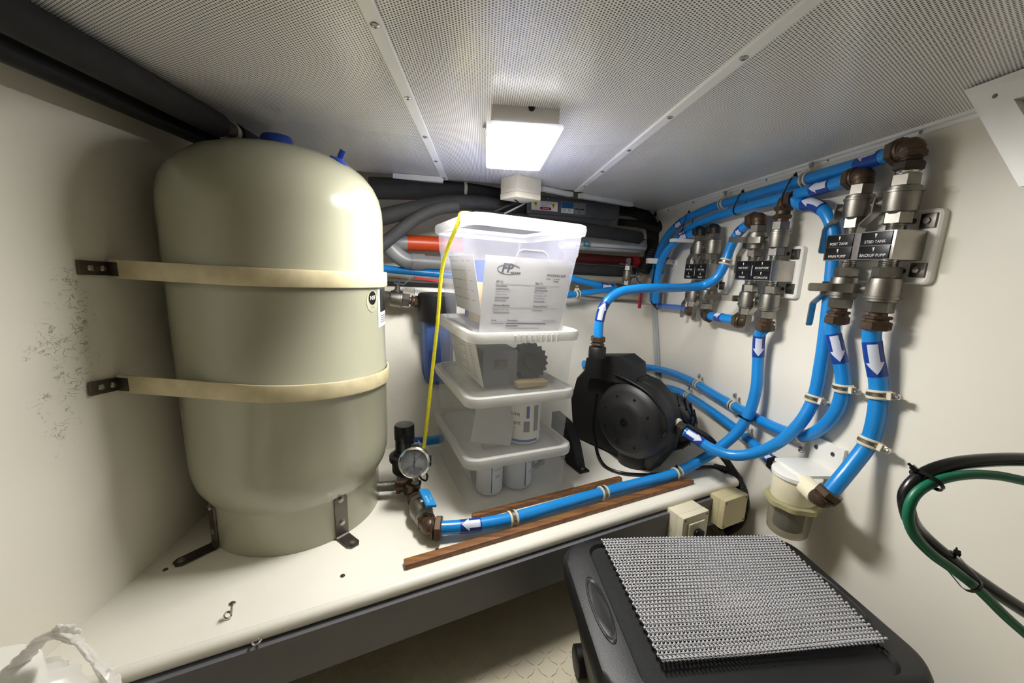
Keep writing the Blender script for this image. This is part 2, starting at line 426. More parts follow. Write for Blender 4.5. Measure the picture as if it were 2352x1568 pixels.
# overhead: deck underside plus three perforated panels, battens and edge trims
cl = struct(slab('ceiling', [(-.7, -1.35, .40), (RX+.05, -1.35, .40), (RX+.05, 2.3, .40), (-.7, 2.3, .40)], .04, 'dark_void', (0, 0, 1)))
S1X, S2X = -.1363, .3335
def panel(x0, x1, yb0, yb1):
    slab('ceiling_panel', [(x0, -1.3, CZ), (x1, -1.3, CZ), (x1, yb1, CZ), (x0, yb0, CZ)], .008, 'perf', (0, 0, 1), cl)
panel(wlx(CZ), S1X-.001, 1.31, 1.40); panel(S1X+.001, S2X-.001, 1.405, 1.482); panel(S2X+.001, RX, 1.49, 1.91)
def batten(name, x, y0, y1, ys, w=.021):
    mm = MB(); n = 8
    prof = [(-w/2, 0), (-w/2, -.0025), (-w/2+.002, -.004), (w/2-.002, -.004), (w/2, -.0025), (w/2, 0)]
    T = axes((x, y0, CZ-.0002), (1, 0, 0), (0, 0, 1), (0, -1, 0))
    mm.prism(prof, 0, -(y1-y0), T); t = struct(mm.build(name, 'white_trim'))
    for y in ys:
        s = MB(); s.lathe([(.0058, 0), (.0055, .0012), (.0038, .0026), (0, .003)], 12, at((x, y, CZ-.004), (0, 0, -1))); sc = s.build('screw', 'screw_steel', t)
        s = MB(); s.box((0, 0, .0031), (.005, .0009, .0004), at((x, y, CZ-.004), (0, 0, -1))); s.build('screw_slot', 'black_label', sc)
sy1 = [Z(855, 47, CZ).y, Z(934, 218, CZ).y, Z(977, 309, CZ).y, Z(1003, 366, CZ).y, Z(1021, 405, CZ).y]
sy2 = [Z(1711, 124, CZ).y, Z(1540, 263, CZ).y, Z(1445, 340, CZ).y, Z(1385, 390, CZ).y, Z(1344, 424, CZ).y]
batten('trim_1', S1X, -1.28, 1.403, [.1, .3]+sy1); batten('trim_2', S2X, -1.28, 1.486, [.1, .28]+sy2)
mm = MB(); mm.box((RX-.007, .3, CZ-.003), (.014, 3.1, .006)); mm.box((RX-.002, .3, CZ-.008), (.004, 3.1, .010)); t3 = struct(mm.build('trim_3', 'white_trim'))
for px, py in [(2115, 308), (1901, 371), (1761, 412), (1664, 442), (1593, 463), (1536, 480)]:
    p = X(px, py, RX-.004); s = MB(); s.ball((p.x, p.y, CZ-.009), .0038, 8); s.build('screw', 'screw_steel', t3)
for nm, a, b, h in [('trim_4', (903, 405), (1018, 414), .016), ('trim_5', (1243, 433), (1312, 447), .014), ('trim_6', (1332, 449), (1450, 470), .016)]:
    p, q = Z(*a, CZ-.009), Z(*b, CZ-.009); mm = MB(); mm.strip([p, q], (0, 0, 1), h, .022); struct(mm.build(nm, 'white_trim'))
# corner cover strip
mm = MB(); a = X(1500, 655, RX-.012); b = X(1514, 905, RX-.012); mm.strip([a, b], (1, -.5, 0), .022, .006); mm.strip([a+V((-.004, -.004, 0)), b+V((-.004, -.004, 0))], (1, -.5, 0), .006, .004); struct(mm.build('trim_7', 'pvc_grey'))
# access hatch frame with slanted ends on the right wall
HX = .70
hA, hB = X(2206, 207, HX), X(2331, 428, HX)
hd = V((0, hB.y-hA.y, hB.z-hA.z)); hL = hd.length; hd.normalize()
hatch = bpy.data.objects.new('hatch_frame_1', None); COL.objects.link(hatch); hatch['kind'] = 'structure'
TH_ = axes(hA, (0, -1, 0), hd, (1, 0, 0)); ROOT[hatch] = Matrix.Translation(hA); hatch.matrix_world = ROOT[hatch]
def fr(o, W, w, z0, z1, name, mat):
    mm = MB(); H = hL-2*o; zc, dz = (z0+z1)/2, z1-z0
    for c, d in (((o+W/2, o+w/2), (W, w)), ((o+W/2, o+H-w/2), (W, w)), ((o+w/2, o+H/2), (w, H-2*w)), ((o+W-w/2, o+H/2), (w, H-2*w))): mm.box((c[0], c[1], zc), (d[0], d[1], dz), TH_)
    return mm.build(name, mat, hatch)
fr(0, .33, .014, .006, RX-HX, 'outer_frame', 'white_trim'); fr(.0145, .301, .030, .0, RX-HX, 'frame', 'white_trim'); fr(.0446, .24, .005, .012, RX-HX, 'bead', 'white_trim')
mm = MB(); mm.box((.165, hL/2, .030), (.232, hL-.1, .008), TH_); mm.build('recess_panel', 'cream_plastic', hatch)
for q in ((.030, .030), (.030, hL-.030), (.16, hL-.03)):
    s = MB(); s.lathe([(.003, 0), (.0028, .001), (0, .0012)], 10, at(TH_ @ V((q[0], q[1], 0)), (-1, 0, 0))); s.build('screw', 'dark_steel', hatch)
# ------------------------------------------------------------------ bench
bench = thing('bench', 'long white painted bench with rounded front lip and dark grey fascia', 'bench', ((BL+BR)/2))
def boff(p, along, out, z=0): return V(p)+BD*along+BN*out+V((0, 0, z))
L0 = BL-BD*.07; R0 = BR
lk = [V((wlx(BZ)-.001, L0.y-(L0.x-wlx(BZ))*.4, 0))]
top = [(wlx(BZ), LBy(wlx(BZ), BZ)), (wlx(BZ), BL.y+(wlx(BZ)-BL.x)*.3988), (BR.x, BR.y), (BR.x+.012, BR.y+.06), (.81, 1.22), (.81, LBy(.81, BZ)-.002)]
mm = MB(); mm.prism(top, BZ-.025, BZ); mm.build('top', 'bench_paint', bench)
# rounded lip profile along the front edge
fa = V((wlx(BZ)+.002, BL.y+(wlx(BZ)+.002-BL.x)*.3988, BZ)); fb = BR.copy()
prof = [(0, 0), (.006, -.0015), (.0105, -.006), (.012, -.012), (.011, -.018), (.008, -.0215), (0, -.023)]
mm = MB(); mm.prism([(p[0]*K, p[1]*K) for p in prof], 0, (fb-fa).length, axes(fa-BN*.001, BN, (0, 0, 1), BD)); mm.build('front_lip', 'bench_paint', bench)
fz0 = BZ-.10*K
mm = MB(); c = (fa+fb)/2; mm.box((0, -.012, (BZ-.026+fz0)/2-BZ), ((fb-fa).length-.02, .02, BZ-.026-fz0), axes(c, BD, -BN, (0, 0, 1))); mm.build('fascia', 'fascia_grey', bench)
mm = MB(); mm.box((0, .03, fz0-BZ+.004), ((fb-fa).length-.02, .08, .008), axes(c, BD, -BN, (0, 0, 1))); mm.build('bottom_rail', 'fascia_grey', bench)
for k in (.05, .95):
    mm = MB(); p = fa.lerp(fb, k)-BN*.30; mm.box((p.x, p.y, (FZ+BZ-.026)/2), (.05, .05, BZ-.026-FZ)); mm.build('support_post', 'fascia_grey', bench)
for px, py in [(380, 1308), (787, 1322), (1004, 1262), (1330, 1172)]:
    p = Z(px, py, BZ); s = MB(); s.lathe([(.0048, 0), (.0042, .0012), (0, .0015)], 12, at(p)); s.build('screw', 'dark_steel', bench)
# eye screws in the bench
def eye(p, u, e, lab, r, sh, head):
    u, e = V(u).normalized(), V(e).normalized(); t = thing('eye_screw', lab, 'eye screw', p, 'eye screws in the bench')
    mm = MB(); c = V(p)+u*r; mm.tube([c+(u*math.cos(a)+e*math.sin(a))*r for a in [2*math.pi*k/18 for k in range(19)]], .0018, 8); mm.build('ring', 'bright_steel', t)
    mm = MB(); q = c+e*r*.9; mm.tube([q, q+V(sh)], .0019, 8)
    if head: mm.lathe([(.005, 0), (.0055, .001), (.004, .0025), (0, .003)], 12, at(q+V(sh)))
    mm.build('shank', 'steel', t)
eye(Z(524, 1420, BZ+.002), (-.2, .3, .9), (.9, .3, .1), 'small steel eye screw lying on the bench top beside the tank', .0052, (.0015, .003, .017), True)
eye(fa+BD*((Z(592, 1430, BZ)-fa).dot(BD))+BN*.0115+V((0, 0, -.016)), BN+V((0, 0, .1)), BD, 'small steel eye screw in the rounded bench lip', .006, -BN*.006, False)
# wooden battens on the bench
def woodbar(a, b, w, h, lab):
    d = (b-a); mm = MB(); mm.cbox((d.length/2, 0, h/2), (d.length, w, h), .0015, axes(a, d.normalized(), V((0, 0, 1)).cross(d.normalized()), (0, 0, 1)))
    return prop(mm.build('wooden_batten', 'wood'), lab, 'batten')
woodbar(Z(929, 1302, BZ), Z(1587, 1108, BZ), .02, .012, 'long varnished wooden batten along the bench front edge')
woodbar(Z(1085, 1192, BZ), Z(1425, 1103, BZ), .014, .012, 'shorter varnished wooden batten behind the blue bench pipe')
# ------------------------------------------------------------------ ceiling lights
def ceiling_light(x, y, lab, glow, w=.147, l=.32):
    t = thing('ceiling_light', lab, 'ceiling light', (x, y, CZ))
    mm = MB(); mm.loft([rrect(w-.016, l-.016, .004, 0), rrect(w-.016, l-.016, .004, -.0370)], Matrix.Translation((x, y, CZ))); mm.build('base', 'light_base', t)
    mm = MB(); T = Matrix.Translation((x, y, CZ))
    mm.loft([rrect(w-.01, l-.01, .008, -.027), rrect(w, l, .008, -.029), rrect(w, l, .008, -.034), rrect(w-.006, l-.006, .008, -.038), rrect(w-.017, l-.017, .006, -.0385)], T, cap0=False, cap1=False); rim = mm.build('lens_rim', 'lens_clear', t)
    mm = MB(); mm.loft([rrect(w-.018, l-.018, .005, -.0372), rrect(w-.018, l-.018, .005, -.0388)], T); mm.build('diffuser', glow, t)
    for sx in (-1, 1):
        s = MB(); s.ball((x+sx*(w/2+.004), y-.05, CZ-.006), .005, 10); s.build('screw', 'screw_steel', t)
    s = MB(); s.lathe([(.006, 0), (.006, .002)], 14, at((x+.01, y-l/2+.0085, CZ-.002), (0, -1, 0))); s.build('cable_notch', 'black_label', t)
    return t
ly0, ly1 = Z(1119, 285, CZ-.036).y, Z(1130, 386, CZ-.036).y
ceiling_light(.0698, (ly0+ly1)/2, 'glowing rectangular ceiling light with clear rimmed lens above the storage boxes', 'lens_glow', .140, ly1-ly0)
# ------------------------------------------------------------------ pressure tank
TC = V((-.392*K, .822*K, 0)); TR = .185*K
def tankT(z=0): return Matrix.Translation((TC.x, TC.y, z))
tank = thing('pressure_tank', 'tall pale grey-green steel pressure tank on narrower base ring', 'tank', (TC.x, TC.y, BZ))
prof = [(.166, -.446), (.170, -.438), (.178, -.423), (.1825, -.405), (.1845, -.385), (.185, -.36), (.185, -.222), (.1865, -.220), (.1872, -.216), (.1865, -.212), (.185, -.21), (.185, -.052), (.1862, -.05), (.185, -.046), (.185, .085), (.1838, .105), (.179, .130), (.169, .154), (.153, .176), (.131, .194), (.102, .208), (.068, .218), (.03, .2235), (0, .2245)]
mm = MB(); prof = [(r, z if z < .085 else .085+(z-.085)*.88) for r, z in prof]
mm.lathe([(r*K, z*K) for r, z in prof], 72, tankT()); mm.build('shell', 'tank_paint', tank, 60)
mm = MB(); mm.lathe([(.1615*K, BZ), (.1625*K, BZ+.003), (.1625*K, -.452*K), (.165*K, -.446*K), (.167*K, -.442*K)], 72, tankT()); mm.build('base_ring', 'tank_paint', tank, 60)
mm = MB(); mm.lathe([(.027*K, .198*K), (.027*K, .221*K), (.0245*K, .2265*K), (0, .2275*K)], 24, tankT()); mm.build('port_cap', 'cap_blue', tank)
# air valve cap on the shoulder
vp = Z(787, 374, .178*K); rad = V((vp.x-TC.x, vp.y-TC.y, 0)).normalized(); vp = V((TC.x, TC.y, 0))+rad*.128*K+V((0, 0, .1815*K)); vn = (rad*.55+V((0, 0, 1))).normalized()
mm = MB(); mm.lathe([(.0175, 0), (.0175, .0025), (.009, .004), (.006, .006)], 20, at(vp, vn)); mm.box((0, 0, .014), (.006, .0105, .018), at(vp, vn, (1, 0, 0))); mm.box((0, 0, .015), (.0105, .0045, .016), at(vp, vn, (1, 0, 0))); mm.build('air_valve_cap', 'cap_blue', tank)
def oncyl(px, py, R=TR):
    r = ray(px, py); a = r.x**2+r.y**2; b = r.x*TC.x+r.y*TC.y; c = TC.x**2+TC.y**2-R*R
    q = b*b-a*c; t = (b-math.sqrt(max(q, 0)))/a; p = r*t; return math.atan2(p.y-TC.y, p.x-TC.x), p.z
def cpatch(name, mat, parent, a0, a1, z0, z1, R, n=16, ell=False, off=0):
    mm = MB(); vs = []; fs = []
    if ell:
        ac, zc, aw, zw = (a0+a1)/2, (z0+z1)/2, (a1-a0)/2, (z1-z0)/2
        vs = [V((TC.x+R*math.cos(ac), TC.y+R*math.sin(ac), zc))]
        for k in range(28): q = 2*math.pi*k/28; aa = ac+aw*math.cos(q); vs.append(V((TC.x+R*math.cos(aa), TC.y+R*math.sin(aa), zc+zw*math.sin(q))))
        fs = [(0, 1+k, 1+(k+1) % 28) for k in range(28)]
    else:
        for i in range(n+1):
            aa = a0+(a1-a0)*i/n
            for z in (z0, z1): vs.append(V((TC.x+R*math.cos(aa), TC.y+R*math.sin(aa), z)))
        fs = [(2*i, 2*i+2, 2*i+3, 2*i+1) for i in range(n)]
    mm.add(vs, fs); return mm.build(name, mat, parent)
def ctext(st, size, ac, zc, R, name, mat, parent, wmax=None):
    mb = text(st, size, I4, None, None, None, wmax=wmax); mb.v = [V((TC.x+R*math.cos(ac+v.x/R), TC.y+R*math.sin(ac+v.x/R), zc+v.y)) for v in mb.v]; return mb.build(name, mat, parent)
a1, z1 = oncyl(855, 684); dz = .017
st = cpatch('approval_sticker', 'tank_paint', tank, a1-.105, a1+.105, z1-.031, z1+.016, TR+.0006, ell=True)
cpatch('emblem_disc', 'black_label', st, a1-.07, a1+.07, z1-.0148, z1+.0148, TR+.001, ell=True)
ctext('NSF', .0125, a1, z1, TR+.0016, 'lettering', 'label_white', st, .025); ctext('CERTIFIED', .003, a1, z1-.020, TR+.0012, 'lettering', 'ink', st)
a2, z2 = oncyl(868, 720)
lb = cpatch('warning_label', 'label_white', tank, a2, a2+.62, z2-.032, z2+.060, TR+.0006)
cpatch('label_block', 'black_label', lb, a2+.06, a2+.55, z2+.002, z2+.054, TR+.001)
for k in range(4): cpatch('label_line', 'ink', lb, a2+.06, a2+.5-.05*(k % 2), z2-.008-k*.0048, z2-.0062-k*.0048, TR+.001)
# foot brackets with bolts
def foot_bracket(a, zt, L=.05):
    r = V((math.cos(a), math.sin(a), 0)); tg = V((-r.y, r.x, 0)); R = .1645*K; c = V((TC.x, TC.y, 0))
    mm = MB(); w = .029
    p0 = c+r*R
    pts = [p0+V((0, 0, zt)), p0+V((0, 0, zt-.008)), p0+V((0, 0, BZ+.006)), p0+r*.004+V((0, 0, BZ+.002)), p0+r*(L-.009)+V((0, 0, BZ+.002)), p0+r*L+V((0, 0, BZ+.002))]
    mm.strip(pts, tg, [.016, w, w, w, w, .016], .003); b = mm.build('foot_bracket', 'dark_steel', tank, 20)
    for q, nn in ((p0+V((0, 0, zt-.012))+r*.0015, r), (p0+V((0, 0, BZ+.036))+r*.0015, r), (p0+r*(L-.012)+V((0, 0, BZ+.0035)), V((0, 0, 1)))):
        s = MB(); s.hexn(q, q+nn*.004, .0055); s.cyl(q, q+nn*.001, .007, 14); s.build('bolt', 'steel', b)
aR = math.atan2(Z(803, 1245, BZ).y-TC.y, Z(803, 1245, BZ).x-TC.x); aL = math.atan2(Z(478, 1262, BZ).y-TC.y, Z(478, 1262, BZ).x-TC.x)
foot_bracket(aR, -.443*K, .052); foot_bracket(aL, -.443*K, .07)
# tank straps fixed to the left bulkhead
def strap(zc, h, tilt, pa, pb, lab):
    wx = lambda z: wlx(z)
    A = X(*pa, wx(zc)+.004); Bp = X(*pb, wx(zc)+.004)
    t = thing('tank_strap', lab, 'strap', A, 'straps round the tank')
    R = TR+.004
    # tangent from Bp to the cylinder, wrapping the front and right side
    d = V((Bp.x-TC.x, Bp.y-TC.y)); dist = d.length; base = math.atan2(d.y, d.x); off = math.acos(min(1, R/dist)) if dist > R else 0
    ts = base+off
    pts = [Bp]
    n = 54
    for k in range(n+1):
        a = ts+(math.radians(215))*k/n
        pts.append(V((TC.x+R*math.cos(a), TC.y+R*math.sin(a), zc+tilt*math.cos(a)+(Bp.z-zc)*.72*max(0, 1-2.1*k/n))))
    pts[0] = V((Bp.x, Bp.y, Bp.z))
    mm = MB(); vs = []; fs = []
    for i, p in enumerate(pts):
        tg = (pts[min(i+1, len(pts)-1)]-pts[max(i-1, 0)]); nn = V((tg.y, -tg.x, 0)).normalized()
        for dz, do in ((-h/2, -.001), (-h/2, .0025), (-h/2+.003, .0035), (h/2-.003, .0035), (h/2, .0025), (h/2, -.001)): vs.append(p+nn*do+V((0, 0, dz)))
    for i in range(len(pts)-1):
        for k in range(6): a = i*6+k; b = i*6+(k+1) % 6; fs.append((a, b, b+6, a+6))
    fs += [tuple(range(6)), tuple((len(pts)-1)*6+k for k in range(6))]
    mm.add(vs, fs); mm.build('band', 'strap_cream', t)
    # wall plate: two-hole angle
    dr = (Bp-A); dr = dr.normalized(); nrm = V((1, 0, .02)).normalized(); up = dr.cross(nrm).normalized()
    if up.z < 0: up = -up
    L = (Bp-A).length
    mm = MB(); mm.cbox((L/2, 0, 0), (L+.004, .024, .005), .0012, axes(A, dr, up, dr.cross(up))); pl = mm.build('wall_plate', 'dark_steel', t)
    # outstanding leg of the angle, following the band
    e = (pts[1]-pts[0]).normalized(); mm = MB(); mm.strip([Bp-e*.004, Bp+e*.02], (0, 0, 1), .024, .009); mm.build('angle_leg', 'dark_steel', pl)
    for k in (.3, .72):
        q = A+dr*(L*k)+nrm*.003; s = MB(); s.lathe([(.0058, 0), (.005, .002), (.002, .003), (0, .003)], 12, at(q, nrm)); s.build('screw', 'screw_steel', pl)
strap(-.0325*K, .0285*K, 0, (182, 614), (252, 617), 'cream banding strap round the upper tank body bolted to left wall')
strap(-.232*K, .0285*K, -.004, (208, 893), (274, 880), 'cream banding strap round the lower tank body bolted to left wall')
# insulated pipes in the left ceiling corner
def hose(name, lab, cat, pts, r, mat, group=None, seg=16, step=.012, rib=None):
    P = Path(pts, step=rib[0]/2 if rib else step); n = len(P.p)
    rr = [r*(1+(rib[1] if i % 2 else 0)) for i in range(n)] if rib else r
    mm = MB(); mm.tube(P.p, rr, seg); o = mm.build(name, mat); prop(o, lab, cat, group); return o, P
pc = V((-.536, 0, .2605))
t = thing('insulated_pipe', 'thick black foam insulated pipe running along the left ceiling corner', 'pipe', (pc.x, .5, pc.z))
mm = MB(); mm.cyl((pc.x, -1.2, pc.z), (pc.x, .89, pc.z), .0235, 22); mm.build('foam_sleeve', 'black_foam', t)
mm = MB(); mm.cyl((pc.x, .88, pc.z), (pc.x, .97, pc.z), .0185, 22); mm.build('bare_section', 'dark_steel', t)
mm = MB(); mm.lathe([(.0195, 0), (.021, .004), (.0195, .012)], 22, at((pc.x, .925, pc.z), (0, 1, 0))); mm.build('tape_ring', 'cable_white', t)
mm = MB(); mm.lathe([(.0218, 0), (.0218, .012)], 22, at((pc.x, .945, pc.z), (0, 1, 0))); mm.build('clamp_ring', 'black_rubber', t)
mm = MB(); mm.tube(Path([(pc.x, .96, pc.z), (pc.x+.004, 1.15, pc.z-.004), (-.50, 1.30, .245)]).p, .0205, 18); mm.build('foam_sleeve', 'black_foam', t)
hose('cable_conduit', 'thin black conduit beneath the insulated pipe on left wall', 'conduit', [(-.590, -1.2, .2415), (-.590, .5, .2415), (-.588, .92, .2425), (-.575, 1.25, .238)], .0168, 'black_rubber')
# ------------------------------------------------------------------ storage boxes
TU = math.radians(19)
ux, uy = V((math.cos(TU), math.sin(TU), 0)), V((-math.sin(TU), math.cos(TU), 0))
FL0 = V((-.027*K, .760*K, 0))
def tote(z0, h, lab, tubmat, dx=0, dy=0, roll=0, yaw=0, lidz=.012, w=.262, l=.335, taper=.007, ribs=True, open_top=False):
    c = FL0+ux*(w/2+dx)*K+uy*(l/2+dy)*K; c.z = z0
    T = axes(c, ux, uy, (0, 0, 1)) @ SK @ Matrix.Rotation(roll, 4, 'Y') @ Matrix.Rotation(yaw, 4, 'Z')
    t = thing('storage_box', lab, 'storage box', T, 'stacked clear storage boxes')
    tw, tl = w-.014, l-.014
    def ring(k, dz, ins=0): e = taper*2*(1-k); return rrect(tw-e-ins*2, tl-e-ins*2, .022, dz)
    th = .0016; hh = h-.012
    outer = [ring(-.1, .001), ring(0, .0), ring(.02, .004), ring(.55, hh*.55), ring(.74, hh*.74), ring(.83, hh*.76), ring(1, hh)]
    outer[0] = [p*1 for p in rrect(tw-taper*2-.008, tl-taper*2-.008, .018, .0)]
    inner = [ring(1, hh, th), ring(.83, hh*.76, th), ring(.74, hh*.74, th), ring(.55, hh*.55, th), ring(.03, .006, th)]
    mm = MB(); mm.loft(outer, T, cap1=False); tub = mm.build('tub', tubmat, t, 50)
    mm = MB(); b = .012; zt = h
    mm.loft([rrect(w-.012, l-.012, .026, zt-.024), rrect(w, l, .03, zt-.022), rrect(w+.004, l+.004, .032, zt-.010), rrect(w, l, .03, zt-.002), rrect(w-.010, l-.010, .027, zt), rrect(w-.022, l-.022, .024, zt-.001), rrect(w-.034, l-.034, .022, zt-.010)]+([] if open_top else [rrect(w-.05, l-.05, .02, zt-.0105)]), T, cap0=False, cap1=not open_top)
    lid = mm.build('rim' if open_top else 'lid', 'lid_plastic', t, 50)
    if ribs:
        for k in range(9):
            s = MB(); s.cyl(T @ V((-.035+k*.0125, -l/2-.0005, zt-.0235)), T @ V((-.035+k*.0125, -l/2-.0015, zt-.006)), .0032, 8); s.build('grip_rib', 'lid_plastic', lid)
    return t, T
def sheet(name, mat, parent, T, w, h, th=.0008):
    mm = MB(); mm.box((0, 0, 0), (w, h, th), T); return mm.build(name, mat, parent)
def tl(T, x, y, z): return T @ V((x, y, z))
hs = .1325
t4, T4 = tote(BZ+.0005, hs, 'bottom clear storage box of the stack holding white jars', 'tub_clear', ribs=False)
zz = BZ+(hs-.0095)*K
t3b, T3 = tote(zz, hs+.013, 'third storage box down holding a canister and folded sheets', 'tub_clear', dx=.002, dy=.004, ribs=False)
zz += (hs+.013-.0095)*K
t2, T2 = tote(zz, hs+.013, 'second storage box down holding a toothed black wheel', 'tub_clear', dx=.004, dy=.004, roll=.008)
zz += (hs+.013-.0095)*K
TH = .2365
t1, T1 = tote(zz+.003, TH, 'tall top storage box of the stack with a packing slip inside', 'tub_frost', dx=-.004, dy=.004, roll=.030, w=.268, l=.335, taper=.024, ribs=False, open_top=True)
LIDW = .268; LIDL = .335
# frosted handle recess outline on the tall box front
yf = -(LIDL-.014)/2+.014
mm = MB(); arc = [tl(T1, -.032, -.1535, .155), tl(T1, -.028, -.1545, .168), tl(T1, -.018, -.155, .175), tl(T1, .03, -.155, .175), tl(T1, .04, -.1545, .168), tl(T1, .044, -.1535, .155)]
mm.tube(arc, .0011, 6); mm.build('handle_outline', 'lid_plastic', t1)
# packing slip standing against the front of the tall box
SW = .198; SH = .160
def on_front(T, x, z, y): return axes(T @ V((x, y, z)), T.to_3x3() @ V((1, 0, 0)), T.to_3x3() @ V((0, -.1, .995)), T.to_3x3() @ V((0, -.995, -.1)))
def slipT(x, z, lift=0): return on_front(T1, x, z, -.1315-lift-.1*z)
slip = thing('packing_slip', 'white printed packing slip leaning inside the tall top box', 'paper', slipT(.004, .079))
sheet('page', 'paper', slip, slipT(.004, .079), SW, SH)
def st(txt, size, x, z, mat='ink', ax='LEFT', bold=0, wmax=None): text(txt, size, slipT(.004+x, .079+z, .0009), 'lettering', mat, slip, ax, wmax, bold)
sx0 = -SW/2+.028
pp = [slipT(.004, .079, .0009) @ V((sx0+.026+.026*math.cos(a), .0545+.010*math.sin(a), 0)) for a in [2*math.pi*k/40+.5 for k in range(34)]]
mm = MB(); mm.tube(pp, .0007, 6, flat=.3); mm.build('logo_ring', 'ink', slip)
tt = text('FP', .025, slipT(.004+sx0+.022, .079+.056, .0010) @ Matrix(((1, .2, 0, 0), (0, 1, 0, 0), (0, 0, 1, 0), (0, 0, 0, 1))), 'logo_letters', 'ink', slip, 'CENTER', None, .03)
st('MARINE', .0065, sx0+.029, .0475, bold=.03)
st('PACKING SLIP', .0072, .044, .047, bold=.02); st('Date:', .005, .043, .040); st('Order#:', .005, .060, .040); st('74646', .005, .060, .0345, bold=.02)
st('Bill To:', .0056, sx0, .0285, bold=.02); st('Ship To:', .0056, .018, .0285, bold=.02)
def rule(z, x0, x1, h=.0005, mat='ink_grey'):
    mm = MB(); mm.box(((x0+x1)/2, z, 0), (x1-x0, h, .0002), slipT(.004, .079, .0009)); mm.build('print_rule', mat, slip)
rule(.0245, sx0-.002, .079); rule(-.0245, sx0-.004, .078); rule(-.056, sx0-.006, .077)
for k, (a, b) in enumerate([('', ''), ('', ''), ('San Antonio, TX', 'Marina Slip'), ('United States', 'Coronado, CA'), ('', 'United States'), ('', '')]):
    z = .0205-k*.006
    for s, x, w, mat in ((a, sx0, .036, 'ink_grey'), (b, .018, .038, 'ink')):
        if s: st(s, .0049, x, z, mat)
        else: rule(z, x, x+w*(.7+.3*((k*7) % 5)/5), .0017, 'ink_grey')
st('Payment Method:', .0052, sx0-.002, -.0205, bold=.02); st('Shipping Method:', .0052, .018, -.0205, bold=.02)
st('Credit Card: Visa', .005, sx0-.002, -.0295); rule(-.035, sx0-.002, sx0+.035, .0016); rule(-.0295, .018, .042, .0016)
st('Code', .0052, sx0-.004, -.0525, bold=.02); st('Description', .0052, sx0+.032, -.0525, bold=.02); st('Qty Price Total', .0046, .048, -.0525)
rule(-.0595, sx0-.004, sx0+.025, .0016); rule(-.0595, sx0+.030, .055, .002, 'ink'); rule(-.0648, sx0+.030, sx0+.058, .002, 'ink'); rule(-.0695, sx0+.030, .04, .0015)
# things inside the tall box
c = thing('blue_carton', 'blue and white patterned carton behind the packing slip', 'carton', tl(T1, .02, .0, .006))
mm = MB(); mm.cbox((.018, -.005, .079), (.16, .19, .146), .002, T1); mm.build('carton', 'paper_blue', c)
mm = MB(); mm.box((.04, -.02, .1525), (.02, .15, .0008), T1); mm.box((.018, -.1006, .145), (.155, .0006, .012), T1); mm.build('carton_tape', 'sleeve_navy', c)
mm = MB(); mm.box((.042, -.03, .1533), (.03, .09, .0006), T1); mm.build('address_label', 'paper', c)
mm = MB(); mm.cbox((-.072, -.055, .052), (.012, .13, .09), .001, T1 @ Matrix.Rotation(.06, 4, 'Y')); prop(mm.build('cardboard_flap', 'cardboard'), 'brown cardboard piece inside the tall top box', 'cardboard')
def list_sheet(T, x, y, z, w, h, lab, rows, lean=.19):
    # sheet against the left long side (normal -x), text runs along -y
    R = T.to_3x3(); o = axes(T @ V((x, y, z)), R @ V((0, -1, 0)), R @ V((-lean, 0, (1-lean*lean)**.5)), R @ V((-(1-lean*lean)**.5, 0, -lean)))
    s = thing('inventory_sheet', lab, 'paper', o, 'inventory sheets in the boxes'); sheet('page', 'paper', s, o, w, h)
    for k in range(rows):
        zz = h/2-.012-k*(h-.02)/rows
        for x0, x1 in ((-w/2+.012, -w/2+.012+w*(.28+.12*((k*5) % 3))), (w*.05, w*.05+.016+.006*((k*3) % 3)), (w*.25, w*.25+.02)):
            mm = MB(); mm.box(((x0+x1)/2, zz, .0006), (x1-x0, .0016, .0003), o); mm.build('print_line', 'ink_grey', s)
list_sheet(T1, -.0925, .0, .095, .2, .13, 'printed list sheet along the left side of the tall top box', 5, .2)
list_sheet(T2, -.0915, .0, .062, .23, .10, 'printed list sheet along the left side of the second box down', 11, .22)
list_sheet(T4, -.0925, .03, .055, .19, .085, 'printed list sheet along the left side of the bottom box', 4, .22)
# second box: folded dark case and toothed wheel
c = thing('dark_case', 'dark grey flat case lying inside the second storage box', 'case', tl(T2, -.02, -.06, .005))
mm = MB(); mm.cbox((-.035, -.02, .05), (.085, .15, .085), .004, T2); mm.build('case_body', 'fascia_grey', c); mm = MB(); mm.cbox((-.035, -.0965, .06), (.03, .004, .02), .001, T2); mm.build('latch', 'dark_steel', c)
mm = MB(); gear = []
for k in range(36): a = 2*math.pi*k/36; r = .046 if k % 2 else .039; gear += [(r*math.cos(a), r*math.sin(a))]
mm.prism(gear, -.022, .022, T2 @ axes((.052, -.055, .053), (1, 0, 0), (0, .25, .968), (0, -.968, .25))); mm.lathe([(.02, .022), (.018, .026), (.008, .027)], 18, T2 @ axes((.052, -.055, .053), (1, 0, 0), (0, .25, .968), (0, -.968, .25)))
prop(mm.build('toothed_wheel', 'black_rubber'), 'black rubber toothed wheel inside the second storage box', 'wheel')
mm = MB(); mm.cbox((.04, -.09, .012), (.08, .05, .012), .002, T2); prop(mm.build('brown_tray', 'cardboard'), 'brown card tray under the toothed black wheel', 'tray')
